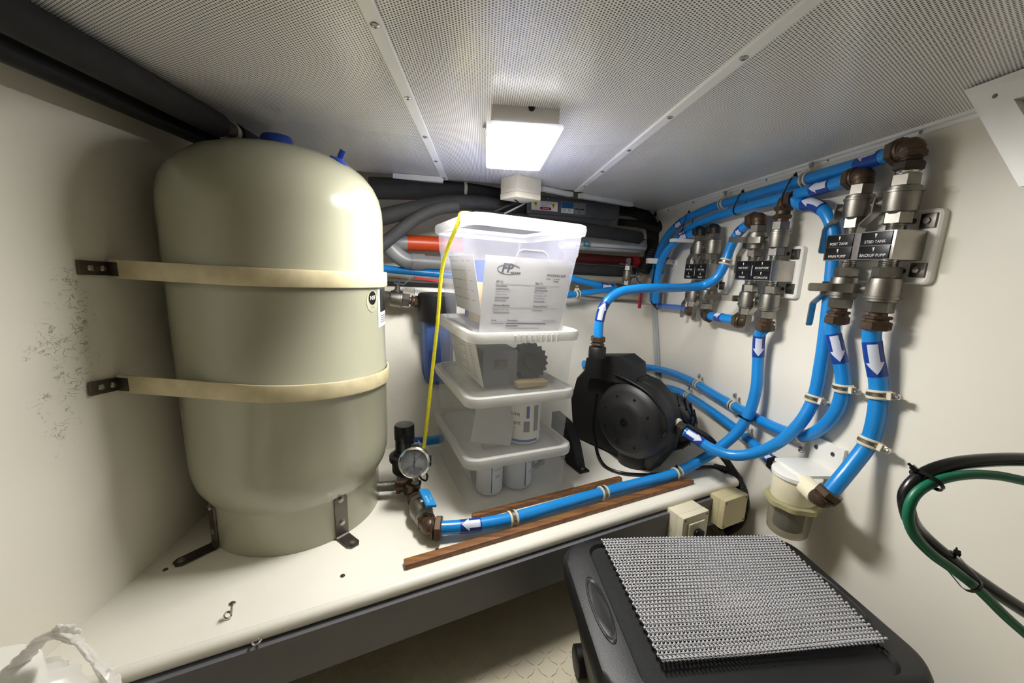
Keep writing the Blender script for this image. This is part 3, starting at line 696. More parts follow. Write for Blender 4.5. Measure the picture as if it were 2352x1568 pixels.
# third box: canister and folded sheets
def jar(T, x, y, z, r, h, name, lab, cat, band, words=None, lidmat='white_plastic', lidh=.014):
    Tj = T @ Matrix.Translation((x, y, z)); j = thing(name, lab, cat, Tj)
    mm = MB(); mm.lathe([(r*.93, 0), (r, .004), (r, h-.01), (r*.96, h-.004), (r*.9, h)], 28, Tj); mm.build('body', 'white_plastic', j)
    mm = MB(); mm.lathe([(r*.97, h-.002), (r*.99, h+lidh-.003), (r*.93, h+lidh), (0, h+lidh)], 28, Tj); mm.build('lid', lidmat, j)
    lb = None
    for (z0, z1, a0, a1, mat) in band:
        mm = MB(); vs = []; fs = []
        for i in range(13):
            a = math.radians(a0+(a1-a0)*i/12)
            for q in (z0, z1): vs.append(V(((r+.0005)*math.cos(a), (r+.0005)*math.sin(a), q*h)))
        fs = [(2*i, 2*i+2, 2*i+3, 2*i+1) for i in range(12)]
        mm.add(vs, fs, Tj); lb = mm.build('label', mat, j)
    for s, size, a, zq, mat in (words or []):
        ac = math.radians(a); mb = text(s, size, I4, None, None, None); R = r+.001
        mb.v = [Tj @ V((R*math.cos(ac+v.x/R), R*math.sin(ac+v.x/R), zq*h+v.y)) for v in mb.v]; mb.build('lettering', mat, j)
jar(T3, .035, -.082, .004, .042, .105, 'wipes_canister', 'white canister with blue lettering inside the third storage box', 'canister',
    [(.06, .12, -160, -60, 'paper_blue'), (.30, .9, -78, -58, 'label_grey'), (.3, .55, -112, -92, 'ink_grey'), (.62, .9, -104, -94, 'paper_blue')], [('above', .016, -150, .72, 'ink'), ('mount', .016, -150, .52, 'ink'), ('waterline', .005, -150, .38, 'ink')])
mm = MB(); R3 = T3.to_3x3()
for k, (px_, pz, rt_) in enumerate([(-.05, .06, .25), (-.035, .05, -.2)]):
    s = MB(); s.box((0, 0, 0), (.10, .0008, .09), T3 @ Matrix.Translation((px_, -.108+.016*k, pz)) @ Matrix.Rotation(rt_, 4, 'Y') @ Matrix.Rotation(-.25, 4, 'X'))
    prop(s.build('folded_paper', 'paper'), ['tilted white paper sheet at the front of the third storage box', 'white paper sheet behind the tilted one in third box'][k], 'paper')
jar(T4, -.045, -.075, .004, .032, .085, 'white_jar', 'white plastic jar with narrow blue striped label in the bottom box', 'jar', [(.08, .88, -100, -40, 'label_white'), (.08, .88, -102, -98, 'sleeve_navy')], [('#25', .009, -72, .55, 'ink'), ('SEALANT', .005, -72, .75, 'ink')])
jar(T4, .03, -.07, .004, .036, .092, 'white_jar', 'wider white jar beside the hose coil in the bottom box', 'jar', [(.08, .88, -78, -20, 'label_white'), (.08, .88, -81, -76, 'sleeve_navy')], [('#35', .009, -52, .45, 'ink'), ('PASTE', .006, -52, .72, 'ink')])
mm = MB(); mm.tube([T4 @ V((.078+.016*math.cos(a), -.085, .05+.022*math.sin(a)+.004*a)) for a in [k*.5 for k in range(22)]], .007, 10); prop(mm.build('hose_offcut', 'pvc_grey'), 'coiled grey hose offcut inside the bottom box', 'hose')
# yellow bungee cord over the stack
P = Path([tl(T1, -.05, -.07, TH-.004), tl(T1, -.09, -.082, TH+.001), tl(T1, -.118, -.088, TH+.0045), tl(T1, -.133, -.092, TH+.001), tl(T1, -.1385, -.096, TH-.016), Y(1019, 600, .845*K), Y(1005, 740, .84*K), Y(991, 870, .835*K), Y(978, 990, .83*K), Y(971, 1045, .83*K), Y(966, 1080, .83*K)])
bg = thing('bungee_cord', 'yellow braided bungee cord stretched down the front of the box stack', 'bungee cord', P.p[-1])
mm = MB(); mm.tube(P.p, .0046, 10); mm.build('cord', 'rope_yellow', bg)
e = P.p[-1]; hk = [e, e+V((-.002, 0, -.012)), e+V((.002, -.002, -.022)), e+V((.014, -.004, -.026)), e+V((.018, -.006, -.014)), e+V((.016, -.006, -.006))]
mm = MB(); mm.tube(Path(hk).p, .0026, 8); mm.lathe([(.0055, 0), (.005, .014)], 10, at(e+V((0, 0, -.004)))); mm.build('hook', 'black_plastic', bg)
# ------------------------------------------------------------------ plumbing parts
def valve(T, lab, group, lever='down', L=.088, s=1.0, grip=None, levlen=.092, mat='cast_steel'):
    t = thing('ball_valve', lab, 'valve', T, group); k = s
    mm = MB()
    h = L/2
    mm.lathe([(.0175*k, -h), (.0205*k, -h+.0015), (.0205*k, -h+.021)], 6, T, rot=.3); mm.lathe([(.0205*k, h-.021), (.0205*k, h-.0015), (.0175*k, h)], 6, T, rot=.3)
    mm.lathe([(.0185*k, -h+.018), (.0195*k, -h+.020), (.0232*k, -h+.0225), (.0245*k, -.010), (.0247*k, .012), (.0262*k, .0125), (.0262*k, .0165), (.0235*k, .0175), (.0235*k, h-.022), (.020*k, h-.020)], 24, T)
    mm.build('body', mat, t)
    mm = MB(); mm.lathe([(.0105*k, .012), (.0105*k, .028), (.008*k, .0285), (.008*k, .036), (.0048*k, .0365), (.0048*k, .050)], 14, T @ axes((0, 0, 0), (0, 1, 0), (0, 0, 1), (1, 0, 0))); mm.build('stem', mat, t)
    mm = MB(); mm.lathe([(.0072*k, .0465), (.0078*k, .047), (.0078*k, .0535), (.006*k, .0545)], 6, T @ axes((0, 0, 0), (0, 1, 0), (0, 0, 1), (1, 0, 0))); mm.lathe([(.0038*k, .054), (.0036*k, .0575), (0, .0585)], 10, T @ axes((0, 0, 0), (0, 1, 0), (0, 0, 1), (1, 0, 0))); mm.build('lever_nut', 'bright_steel', t)
    d, w = {'down': (V((0, 0, -1)), V((0, 1, 0))), 'up': (V((0, 0, 1)), V((0, 1, 0))), 'out': (V((0, 1, 0)), V((0, 0, 1))), 'in': (V((0, -1, 0)), V((0, 0, 1)))}[lever]
    R = T.to_3x3(); e = V((1, 0, 0))
    q = [(-.012, .0455), (0, .0455), (.014, .0455), (.018, .0465), (.037, .068), (.041, .070), (levlen-.004, .071), (levlen, .071)]
    ww = [.014, .018, .018, .017, .016, .0155, .0155, .010]
    mm = MB(); mm.strip([T @ (d*a+e*b) for a, b in q], R @ w, [x*k for x in ww], .0028); lv = mm.build('lever', 'steel', t, 25)
    if grip:
        mm = MB(); mm.strip([T @ (d*a+e*.0705) for a in (.044, .046, levlen-.002, levlen+.004)], R @ w, [.012, .0195, .0195, .012], .0065); mm.build('grip', grip, lv, 25)
    return t
def wallT(y, z, x=.77): return axes((x, y, z), (0, 1, 0), (-1, 0, 0), (0, 0, 1))
def nipple(p, q, r, lab, mat='bright_steel', name='pipe_nipple', cat='pipe fitting', group='threaded nipples'):
    p, q = V(p), V(q); n = (q-p).length; mm = MB(); prof = [(r, 0)]; k = int(n/.003)
    for i in range(k): prof += [(r, n*(i+.2)/k), (r*.93, n*(i+.6)/k)]
    prof += [(r, n)]; mm.lathe(prof, 18, at(p, q-p)); o = mm.build(name, mat); return prop(o, lab, cat, group)
def elbow(c, a, b, la, lb, lab, r=.0165, mat='brass_brown', nuta=None, nutb=.022, group='brass elbows', name='elbow_fitting'):
    # bend at c with arms towards a (valve side) and b (pipe side)
    c, a, b = V(c), V(a).normalized(), V(b).normalized(); t = thing(name, lab, 'elbow fitting', c, group)
    k = r*.95; pts = [c+a*la, c+a*k]
    for i in range(1, 7):
        f = i/7; pts.append(c+a*k*(1-f)**2+b*k*f**2)
    pts += [c+b*k, c+b*lb]
    mm = MB(); mm.tube(pts, r, 16); mm.ball(c+(a+b)*k*.18, r*1.08, 14); mm.build('bend', mat, t)
    if nuta: mm = MB(); mm.hexn(c+a*(la-.012), c+a*la, nuta); mm.build('nut', mat, t)
    if nutb:
        mm = MB(); mm.hexn(c+b*(lb-.016), c+b*lb, nutb); mm.lathe([(nutb*.86, 0), (nutb*.9, .004)], 18, at(c+b*(lb-.022), b)); mm.build('nut', mat, t)
    return t
def straight(p, d, lab, mat='brass_brown', r=.0225, group='compression fittings', neck=.018):
    p, d = V(p), V(d).normalized(); t = thing('compression_fitting', lab, 'pipe fitting', p, group)
    mm = MB(); mm.cyl(p, p+d*.008, neck*.8, 16); mm.hexn(p+d*.006, p+d*.013, r*.95); mm.cyl(p+d*.012, p+d*.018, neck, 16); mm.build('collar', mat, t)
    mm = MB(); mm.hexn(p+d*.017, p+d*.034, r); mm.build('nut', mat, t); return t
EYE = V((0, 0, 0))
PIPES = {}
def pipe(key, lab, pts, r=.014, mat='pipe_blue', arrows=(), step=.012, name='water_pipe', group='blue water pipes'):
    P = Path(pts, step); PIPES[key] = P
    t = thing(name, lab, 'pipe', P.p[0], group); mm = MB(); mm.tube(P.p, r, 20); mm.build('tube', mat, t)
    for (px, py, ln, sgn, side) in arrows:
        s = P.near(px, py); d0, d1 = max(.001, s-ln/2), min(P.len-.001, s+ln/2); n = 10
        sl = MB(); sl.tube([P.ev(d0+(d1-d0)*k/n)[0] for k in range(n+1)], r+.0007, 20); so = sl.build('arrow_sleeve', 'sleeve_navy', t)
        a0, a1 = d0+(d1-d0)*.07, d0+(d1-d0)*.93
        if sgn < 0: a0, a1 = a1, a0
        face = EYE+V(side)
        mid = a0+(a1-a0)*.6
        mb = MB(); patch(mb, P, a0, mid, r+.0013, face, lambda k: .52, 6); patch(mb, P, mid, a1, r+.0013, face, lambda k: .95*(1-k)+.02, 8); mb.build('flow_arrow', 'arrow_white', so)
    return P
def clamp(key, px, py, lug, lab, r=.014, w=.018, group='cushioned pipe clamps'):
    P = PIPES[key]; s = P.near(px, py); p, tg = P.ev(s); e = V(lug); e = (e-tg*e.dot(tg)).normalized()
    t = thing('pipe_clamp', lab, 'pipe clamp', p, group); T = at(p, tg, e)
    mm = MB(); mm.lathe([(r+.0004, -w/2), (r+.0035, -w/2), (r+.0045, -w/2+.002), (r+.0045, -w/2+.004), (r+.0025, -w/2+.005), (r+.0025, w/2-.005), (r+.0045, w/2-.004), (r+.0045, w/2-.002), (r+.0035, w/2), (r+.0004, w/2)], 24, T, cap=False); mm.box((r+.007, 0, 0), (.008, .011, w*.8), T); mm.build('cushion', 'cushion', t)
    mm = MB(); mm.lathe([(r+.0028, -w/2+.0055), (r+.0042, -w/2+.0065), (r+.0042, w/2-.0065), (r+.0028, w/2-.0055)], 24, T, cap=False)
    mm.cbox((r+.0125, 0, 0), (.018, .004, w*.62), .001, T); mm.lathe([(w*.33, -.0022), (w*.33, .0022)], 14, T @ axes((r+.021, 0, 0), (1, 0, 0), (0, 0, -1), (0, 1, 0))); mm.build('band', 'steel', t)
    f = V(EYE)-p; sgn = 1 if f.dot(T.to_3x3() @ V((0, 1, 0))) > 0 else -1
    s_ = MB(); s_.lathe([(.0055, 0), (.0052, .002), (.0035, .0042), (0, .005)], 12, T @ axes((r+.021, sgn*.0022, 0), (1, 0, 0), (0, 0, -sgn), (0, sgn, 0))); s_.build('screw', 'bright_steel', t)
def tie(key, px, py, lab, key2=None, r=.014, group='black cable ties', mat='black_gloss'):
    P = PIPES[key]; p, tg = P.ev(P.near(px, py)); t = thing('cable_tie', lab, 'cable tie', p, group); rr = r+.0015
    if key2:
        Q = PIPES[key2]; q, _ = Q.ev(min(range(len(Q.p)), key=lambda i: abs((Q.p[i]-p).dot(tg)) if (Q.p[i]-p).length < .12 else 9) and Q.s[min(range(len(Q.p)), key=lambda i: abs((Q.p[i]-p).dot(tg)) if (Q.p[i]-p).length < .12 else 9)])
    else: q = p
    ax = (q-p); ax -= tg*ax.dot(tg)
    e = ax.normalized() if ax.length > .003 else tg.orthogonal().normalized(); w = tg.cross(e); L = ax.length if ax.length > .003 else 0
    pts = []
    for k in range(25):
        a = 2*math.pi*k/24; c = math.cos(a); pts.append(p+e*(rr*c+(L if c > 0 else 0))+w*(rr*math.sin(a)))
    mm = MB(); vs = []; fs = []
    for i, x in enumerate(pts[:-1]):
        o = (x-(p+e*L/2)).normalized()
        for da, do in ((-.0022, 0), (.0022, 0), (.0022, .0014), (-.0022, .0014)): vs.append(x+tg*da+o*do)
    n = 24
    for i in range(n):
        for k in range(4): a, b = i*4+k, i*4+(k+1) % 4; c2, d2 = ((i+1) % n)*4+k, ((i+1) % n)*4+(k+1) % 4; fs.append((a, b, d2, c2))
    mm.add(vs, fs); mm.build('loop', mat, t)
    up = max(pts[:-1], key=lambda x: x.z-.3*x.x); o = (up-(p+e*L/2)).normalized(); mm = MB(); mm.box((0, 0, .003), (.006, .006, .006), at(up, o)); mm.box((0, 0, .0075), (.003, .0015, .006), at(up, o)); mm.build('tie_head', mat, t)
# ------------------------------------------------------------------ three valve manifolds on the right bulkhead
MAN = {}
def manifold(key, yc, zc, lab, plates, mid=None, tri=-1, board=.172, btop=.065, bbot=.070, short=False):
    MAN[key] = (yc, zc)
    t = thing('valve_manifold', lab, 'manifold', (RX, yc, zc), 'labelled valve manifolds on the right wall')
    T = axes((0, yc, zc), (0, -1, 0), (0, 0, 1), (-1, 0, 0))      # local x to the right in view, y up, z out of the wall
    mm = MB(); mm.loft([rrect(board, btop+bbot, .012, -RX, c=(.005, (btop-bbot)/2)), rrect(board, btop+bbot, .012, -.804, c=(.005, (btop-bbot)/2)), rrect(board-.006, btop+bbot-.006, .010, -.801, c=(.005, (btop-bbot)/2))], T); mm.build('mounting_board', 'white_plastic', t)
    mm = MB(); mm.cbox((0, 0, -.7705), (.148, .054, .061), .002, T); mm.build('block', 'steel', t)
    for sx in (-1, 1):
        for sy in (-1, 1):
            mm = MB(); mm.cbox((.072*sx-.004*(sx<0), .044*sy, -.799), (.026, .026, .004), .001, T); br = mm.build('bolt_tab', 'dark_steel', t)
            s = MB(); s.lathe([(.006, 0), (.006, .003), (.003, .003)], 6, T @ Matrix.Translation((.072*sx-.004*(sx<0), .044*sy, -.797))); s.build('bolt', 'steel', br)
            s = MB(); s.lathe([(.005, 0), (.005, .0018), (.0025, .0022), (.002, .001)], 12, T @ Matrix.Translation((.045*sx*(sx>0), .046*sy, -.801))); s.build('screw', 'dark_steel', t)
    for (cx, cy, words) in plates:
        mm = MB(); mm.cbox((cx, cy, -.7388), (.060, .0245, .0016), .0005, T); pl = mm.build('nameplate', 'black_label', t)
        text(words, .0078, T @ Matrix.Translation((cx, cy-.006, -.7377)), 'lettering', 'label_white', pl, wmax=.054)
        mm = MB(); d = tri; mm.prism([(-.0022, -.0035*d*-1 if 0 else .0035*-d), (.0022, .0035*-d), (0, .0045*d)], 0, .0002, T @ Matrix.Translation((cx, cy+.0055, -.7378))); mm.build('flow_mark', 'label_white', pl)
    if mid:
        mm = MB(); mm.cbox((0, 0, -.7388), (.009, .050, .0016), .0005, T); pl = mm.build('nameplate', 'black_label', t)
        text(mid, .0062, T @ Matrix.Translation((0, 0, -.7377)) @ Matrix.Rotation(-math.pi/2, 4, 'Z'), 'lettering', 'label_white', pl, wmax=.046)
    return T
def four(p): return [(-.0385, .0127, p[0]), (-.0385, -.0127, p[1]), (.0385, .0127, p[2]), (.0385, -.0127, p[3])]
manifold('N', .7525, .066, 'steel valve manifold with PORT TANK and STBD TANK nameplates', four(['PORT TANK', 'MAIN PUMP', 'STBD TANK', 'BACKUP PUMP']))
manifold('C', 1.050, .016, 'steel valve manifold with TRANSFER and ACCUMULATOR nameplates', four(['MAIN PUMP', 'POLISH', 'BACKUP PUMP', 'ACCUMULATOR']), 'TRANSFER')
manifold('F', 1.348, .010, 'steel valve manifold with POLISH nameplate nearest the back corner', four(['PORT TANK', 'WATER', 'STBD TANK', 'POLISH']), 'TRANSFER', tri=1)
COLO = .043
VG = 'stainless ball valves on the manifolds'
PAIR = {'NL': 'PORT TANK over MAIN PUMP', 'NR': 'STBD TANK over BACKUP PUMP', 'CL': 'MAIN PUMP over POLISH', 'CR': 'BACKUP PUMP over ACCUMULATOR', 'FL': 'PORT TANK over WATER', 'FR': 'STBD TANK over POLISH'}
def column(key, side, where, lever, s=1.0):
    yc, zc = MAN[key]; y = yc+(COLO if side == 'L' else -COLO); g = 1 if where == 'above' else -1
    zb = zc+g*.027; pr = PAIR[key+side]
    nipple((.77, y, zb), (.77, y, zb+g*.014), .0155, 'short threaded nipple '+where+' the '+pr+' nameplates')
    zv = zb+g*(.012+.044); T = wallT(y, zv)
    if g < 0: T = T @ Matrix.Rotation(math.pi, 4, 'X')
    lv = {'down': 'up', 'out': 'in'}[lever] if g < 0 else lever
    valve(T, 'stainless ball valve '+where+' the '+pr+' nameplates, lever '+('hanging down' if lever == 'down' else 'straight out'), VG, lv, s=s)
    return V((.77, y, zv+g*.044))
e1 = column('N', 'L', 'above', 'down'); e2 = column('N', 'R', 'above', 'down', 1.08); e3 = column('N', 'L', 'below', 'down'); e4 = column('N', 'R', 'below', 'out', 1.08)
f1 = column('C', 'L', 'above', 'down'); f2 = column('C', 'R', 'above', 'out'); f3 = column('C', 'L', 'below', 'out'); f4 = column('C', 'R', 'below', 'down')
g1 = column('F', 'L', 'above', 'down'); g2 = column('F', 'R', 'above', 'down'); g3 = column('F', 'L', 'below', 'down'); g4 = column('F', 'R', 'below', 'down')
UP = V((0, 0, 1)); DN = V((0, 0, -1)); PY = V((0, 1, 0))
# elbows and unions above the valves
nipple(e2, e2+UP*.008, .018, 'short bright nipple under the black union nut near the ceiling trim')
mm = MB(); mm.hexn(e2+UP*.006, e2+UP*.024, .023, .2); mm.cyl(e2+UP*.02, e2+UP*.032, .017, 16); prop(mm.build('union_nut', 'brass_dark'), 'black union nut above the STBD TANK over BACKUP PUMP valve', 'pipe fitting')
E2 = e2+UP*.047; E1 = e1+UP*.018
elbow(E2, DN, V((0, 1, -.02)), .017, .035, 'dark brown elbow above the STBD TANK over BACKUP PUMP valve', r=.0195, nuta=.023, nutb=.0245)
elbow(E1, DN, V((0, 1, -.02)), .018, .035, 'dark brown elbow above the PORT TANK over MAIN PUMP valve', r=.0185, nutb=.0235)
F1 = f1+UP*.018
elbow(F1, DN, V((-.05, 1, -.12)), .018, .036, 'reddish brown elbow above the MAIN PUMP over POLISH valve', r=.0185, nutb=.0245)
mm = MB(); mm.cyl(f2, f2+UP*.008, .015, 16); mm.hexn(f2+UP*.006, f2+UP*.018, .021, .2); mm.cyl(f2+UP*.017, f2+UP*.03, .0165, 16); prop(mm.build('union_nut', 'brass_brown'), 'brown union nut above the BACKUP PUMP over ACCUMULATOR valve', 'pipe fitting')
F2 = f2+UP*.05
elbow(F2, DN, V((0, -1, .02)), .024, .034, 'brown brass elbow above the BACKUP PUMP over ACCUMULATOR union nut', r=.0175, nuta=.021, nutb=.0235)
G1 = g1+UP*.017; G2 = g2+UP*.017
elbow(G1, DN, V((-.1, 1, -.1)), .017, .03, 'black elbow above the PORT TANK over WATER valve', r=.016, mat='black_plastic', nutb=.02)
elbow(G2, DN, V((-.1, 1, -.1)), .017, .03, 'black elbow above the STBD TANK over POLISH valve', r=.016, mat='black_plastic', nutb=.02)
# fittings below the valves
straight(e3, DN, 'brown compression nut below the PORT TANK over MAIN PUMP valves'); straight(e4, DN, 'brown compression nut below the STBD TANK over BACKUP PUMP valves', r=.025)
straight(f4, DN, 'brown compression nut below the ACCUMULATOR valve')
F3 = f3+DN*.02
elbow(F3, UP, V((-.25, 1, .02)), .02, .032, 'round brown elbow below the MAIN PUMP over POLISH valve', r=.016, nutb=.0235)
G4 = g4+DN*.02
elbow(G4, UP, V((0, -1, -.02)), .02, .034, 'dark brown elbow below the STBD TANK over POLISH valve', r=.016, nutb=.0225)
G3 = g3+DN*.018
elbow(G3, UP, V((0, 1, .02)), .018, .028, 'brown elbow below the PORT TANK over WATER valve', r=.0155, nutb=.019)
# ------------------------------------------------------------------ blue water pipes
def n1(v): return V(v).normalized()
pipe('P1', 'upper blue pipe along the right wall under the ceiling from STBD TANK valve',
     [E2+n1((0, 1, -.02))*.030, X(1985, 374, .775), X(1900, 398, .785), X(1800, 427, .789), X(1700, 456, .789), X(1620, 482, .789), X(1562, 512, .787), X(1527, 550, .782), X(1508, 600, .783), X(1501, 652, .785), X(1499, 692, .79)],
     arrows=[(1997, 371, .055, 1, (0, 0, 1.2)), (1560, 513, .05, 1, (0, 0, 0))])
pipe('P2', 'lower blue pipe along the right wall under the ceiling from PORT TANK valve',
     [E1+n1((0, 1, -.02))*.030, X(1900, 427, .772), X(1840, 443, .775), X(1760, 464, .777), X(1690, 483, .778), X(1620, 507, .777), X(1575, 531, .775), X(1540, 566, .770), X(1520, 610, .766), X(1508, 655, .766), X(1504, 692, .77)],
     arrows=[(1888, 430, .055, 1, (0, 0, .3)), (1572, 534, .05, 1, (0, 0, 0))])
pipe('P3', 'long blue pipe from BACKUP PUMP elbow looping down to the black pump inlet',
     [F2+n1((0, -1, .02))*.028, X(1836, 468, .775), X(1870, 470, .778), X(1900, 492, .780), X(1914, 530, .785), X(1914, 590, .79), X(1907, 670, .792), X(1898, 750, .792), X(1886, 835, .792), X(1869, 915, .790), X(1840, 968, .770), X(1788, 1016, .745), X(1730, 1041, .715), X(1680, 1045, .682), X(1632, 1028, .645), X(1595, 1005, .615), X(1566, 986, .593)],
     arrows=[(1870, 470, .06, -1, (0, 0, .5)), (1592, 1003, .05, -1, (0, 0, .6))], step=.01)
pipe('P4', 'blue pipe curving from the PORT TANK lower valve and running left behind the pump',
     [e3+DN*.026, X(1912, 745, .771), X(1922, 800, .779), X(1935, 855, .789), X(1936, 890, .792), X(1924, 937, .793), X(1893, 978, .793), X(1845, 1001, .794), X(1790, 985, .795), X(1740, 961, .795), X(1685, 931, .795), X(1640, 905, .795), X(1600, 881, .795), X(1550, 858, .79), PL(1500, 845, NLB, DLB-.03), PL(1450, 841, NLB, DLB-.025), PL(1400, 838, NLB, DLB-.025), PL(1340, 835, NLB, DLB-.025)],
     arrows=[(1921, 795, .065, 1, (0, 0, 0))], step=.01)
pipe('P5', 'long blue pipe from the ACCUMULATOR valve down and along the bench front',
     [f4+DN*.026, X(1746, 765, .771), X(1741, 830, .779), X(1737, 890, .776), X(1722, 945, .766), X(1695, 990, .745), X(1650, 1030, .705), X(1600, 1062, .655), Z(1548, 1088, BZ+.024), Z(1470, 1109, BZ+.022), Z(1385, 1131, BZ+.0215), Z(1280, 1161, BZ+.0215), Z(1177, 1190, BZ+.022), Z(1110, 1203, BZ+.024), Z(1060, 1209, BZ+.027), Z(1012, 1212, BZ+.030)],
     r=.0147, arrows=[(1743, 790, .062, 1, (0, 0, 0)), (1078, 1207, .048, 1, (0, 0, .35))], step=.01)
pipe('P6', 'blue pipe from the STBD TANK lower valve down to the strainer elbow',
     [e4+DN*.026, X(2003, 760, .771), X(2006, 810, .777), X(2016, 865, .786), X(2018, 905, .788), X(2011, 965, .788), X(1996, 1015, .786), X(1960, 1065, .762), X(1925, 1108, .735), X(1907, 1130, .722)],
     r=.0152, arrows=[(2009, 826, .07, 1, (0, 0, 0))], step=.01)
pipe('P7', 'blue pipe sloping from the strainer up behind the black pump',
     [X(1782, 1068, .765), X(1764, 1050, .775), X(1715, 1005, .793), X(1640, 948, .797), X(1585, 912, .797), X(1545, 894, .785), PL(1505, 887, NLB, DLB-.04), PL(1470, 886, NLB, DLB-.035), PL(1430, 888, NLB, DLB-.035)],
     arrows=[(1775, 1061, .03, -1, (0, 0, 0)), (1498, 887, .06, 1, (0, 0, -.3))], step=.01)
fb1 = F1+n1((-.05, 1, -.12))*.030
pipe('P8', 'bright blue pipe rising from the pump outlet and crossing to TRANSFER manifold',
     [Y(1374, 783, 1.164), Y(1377, 735, 1.164), Y(1390, 697, 1.164), Y(1420, 672, 1.168), Y(1465, 663, 1.185), Y(1520, 661, 1.21), Y(1575, 660, 1.24), X(1615, 655, .715), X(1645, 639, .738), X(1664, 608, .757), X(1676, 573, .765), X(1694, 537, .77), fb1],
     arrows=[(1383, 715, .06, 1, (0, 0, 0)), (1703, 527, .022, -1, (0, 0, 0))], step=.008)
pipe('P9', 'short blue pipe linking the elbows of the two left manifolds', [F3+n1((-.25, 1, .02))*.026, (F3+n1((-.25, 1, .02))*.026+G4+V((0, -.03, 0)))/2, G4+V((0, -.028, 0))], arrows=[(1653, 727, .035, -1, (0, 0, .6))])
pipe('P10', 'thin pale blue pipe running left to the back corner', [G3+V((0, .024, 0)), X(1560, 706, .778), X(1535, 704, .785), X(1512, 702, .785)], r=.0105, mat='pipe_blue_pale')
pipe('P11', 'blue pipe from the POLISH manifold black elbow down to the corner bundle', [G1+n1((-.1, 1, -.1))*.024, X(1560, 549, .755), X(1535, 571, .738), X(1517, 603, .73), X(1509, 650, .73), X(1506, 695, .74)], arrows=[(1575, 541, .05, 1, (0, 0, 0))])
pipe('P12', 'blue pipe behind the pressure gauge entering behind the box stack', [Y(918, 1017, .99*K), Y(950, 1015, 1.02*K), Y(985, 1012, 1.06*K), Y(1012, 1008, 1.10*K)], r=.014, arrows=[(948, 1016, .055, 1, (0, 0, -.6))])
pipe('B1', 'blue pipe lying on the back shelf beside the tank', [B(872, 616, 1.46), B(930, 622, 1.45), B(1000, 628, 1.44), B(1040, 632, 1.43)], r=.0135)
bq = B(1424, 661, 1.415)
pipe('B2', 'blue pipe on the back shelf reaching the red levered valve elbow', [B(1300, 636, 1.44), B(1335, 645, 1.43), B(1375, 655, 1.42), B(1416, 661, 1.415)], r=.0135, arrows=[(1392, 658, .06, 1, (0, 0, 0))])
pipe('B3', 'blue pipe below the shelf lip with a white clamp beside the boxes', [B(1296, 678, 1.35), B(1325, 675, 1.355), B(1370, 669, 1.37), B(1412, 664, 1.40)], r=.0125)
# clamps
RW = V((1, 0, 0))
def lugto(key, px, py, qx, qy):
    P = PIPES[key]; p, _ = P.ev(P.near(px, py)); return X(qx, qy, max(.79, p.x))-p
for key, px, py, qx, qy, lab, r in [
    ('P1', 1857, 410, 1882, 388, 'pipe clamp high on the upper wall pipe beside the PORT TANK elbow', .014),
    ('P1', 1660, 469, 1674, 452, 'pipe clamp on the upper wall pipe above the TRANSFER manifold', .014),
    ('P4', 1936, 888, 1970, 889, 'pipe clamp on the pipe below the PORT TANK arrow sleeve', .014),
    ('P3', 1868, 918, 1893, 930, 'pipe clamp on the pump loop pipe beside PORT TANK pipe', .014),
    ('P6', 2018, 900, 2062, 904, 'upper pipe clamp on the pipe leading down to the strainer', .0152),
    ('P6', 1994, 1018, 2034, 1030, 'lower pipe clamp on the pipe just above the strainer', .0152),
    ('P4', 1685, 931, 1697, 912, 'pipe clamp on the sloping pipe beside the crossing cable tie', .014),
    ('P4', 1602, 882, 1612, 866, 'pipe clamp on the upper sloping pipe nearest the back corner', .014),
    ('P7', 1583, 911, 1594, 895, 'pipe clamp on the lower sloping pipe nearest the pump', .014),
    ('P7', 1713, 1003, 1722, 988, 'pipe clamp on the lower sloping pipe behind the crossing pipe', .014),
    ('P4', 1836, 1000, 1846, 1018, 'pipe clamp where the PORT TANK pipe turns above the strainer bracket', .014),
    ('P8', 1667, 600, 1640, 600, 'pipe clamp on the pump outlet pipe beside the POLISH manifold', .014)]:
    clamp(key, px, py, lugto(key, px, py, qx, qy), lab, r)
for px, py, lab in [(1552, 1086, 'pipe clamp on the bench pipe nearest the end of the wooden batten'), (1383, 1132, 'pipe clamp on the bench pipe beside the bottom box corner'), (1177, 1190, 'pipe clamp on the bench pipe nearest the brass elbow')]:
    clamp('P5', px, py, BN*.45+V((0, 0, -.9)), lab, w=.02)
clamp('B3', 1322, 675, V((0, 0, 1)), 'white clamp on the shelf pipe beside the tall storage box', .0125)
tie('P1', 1832, 428, 'black cable tie round the two wall pipes nearest PORT TANK elbow', 'P2')
tie('P1', 1710, 466, 'black cable tie round the two wall pipes above TRANSFER manifold', 'P2')
tie('P1', 1591, 508, 'black cable tie round the two wall pipes where they bend', 'P2')
tie('P5', 1716, 962, 'black cable tie where two blue pipes cross on the right wall')
tie('P5', 1556, 1083, 'black cable tie round the bench pipe behind the wooden batten end')
tie('P2', 1530, 590, 'black cable tie on the pipes behind the white wall bracket')
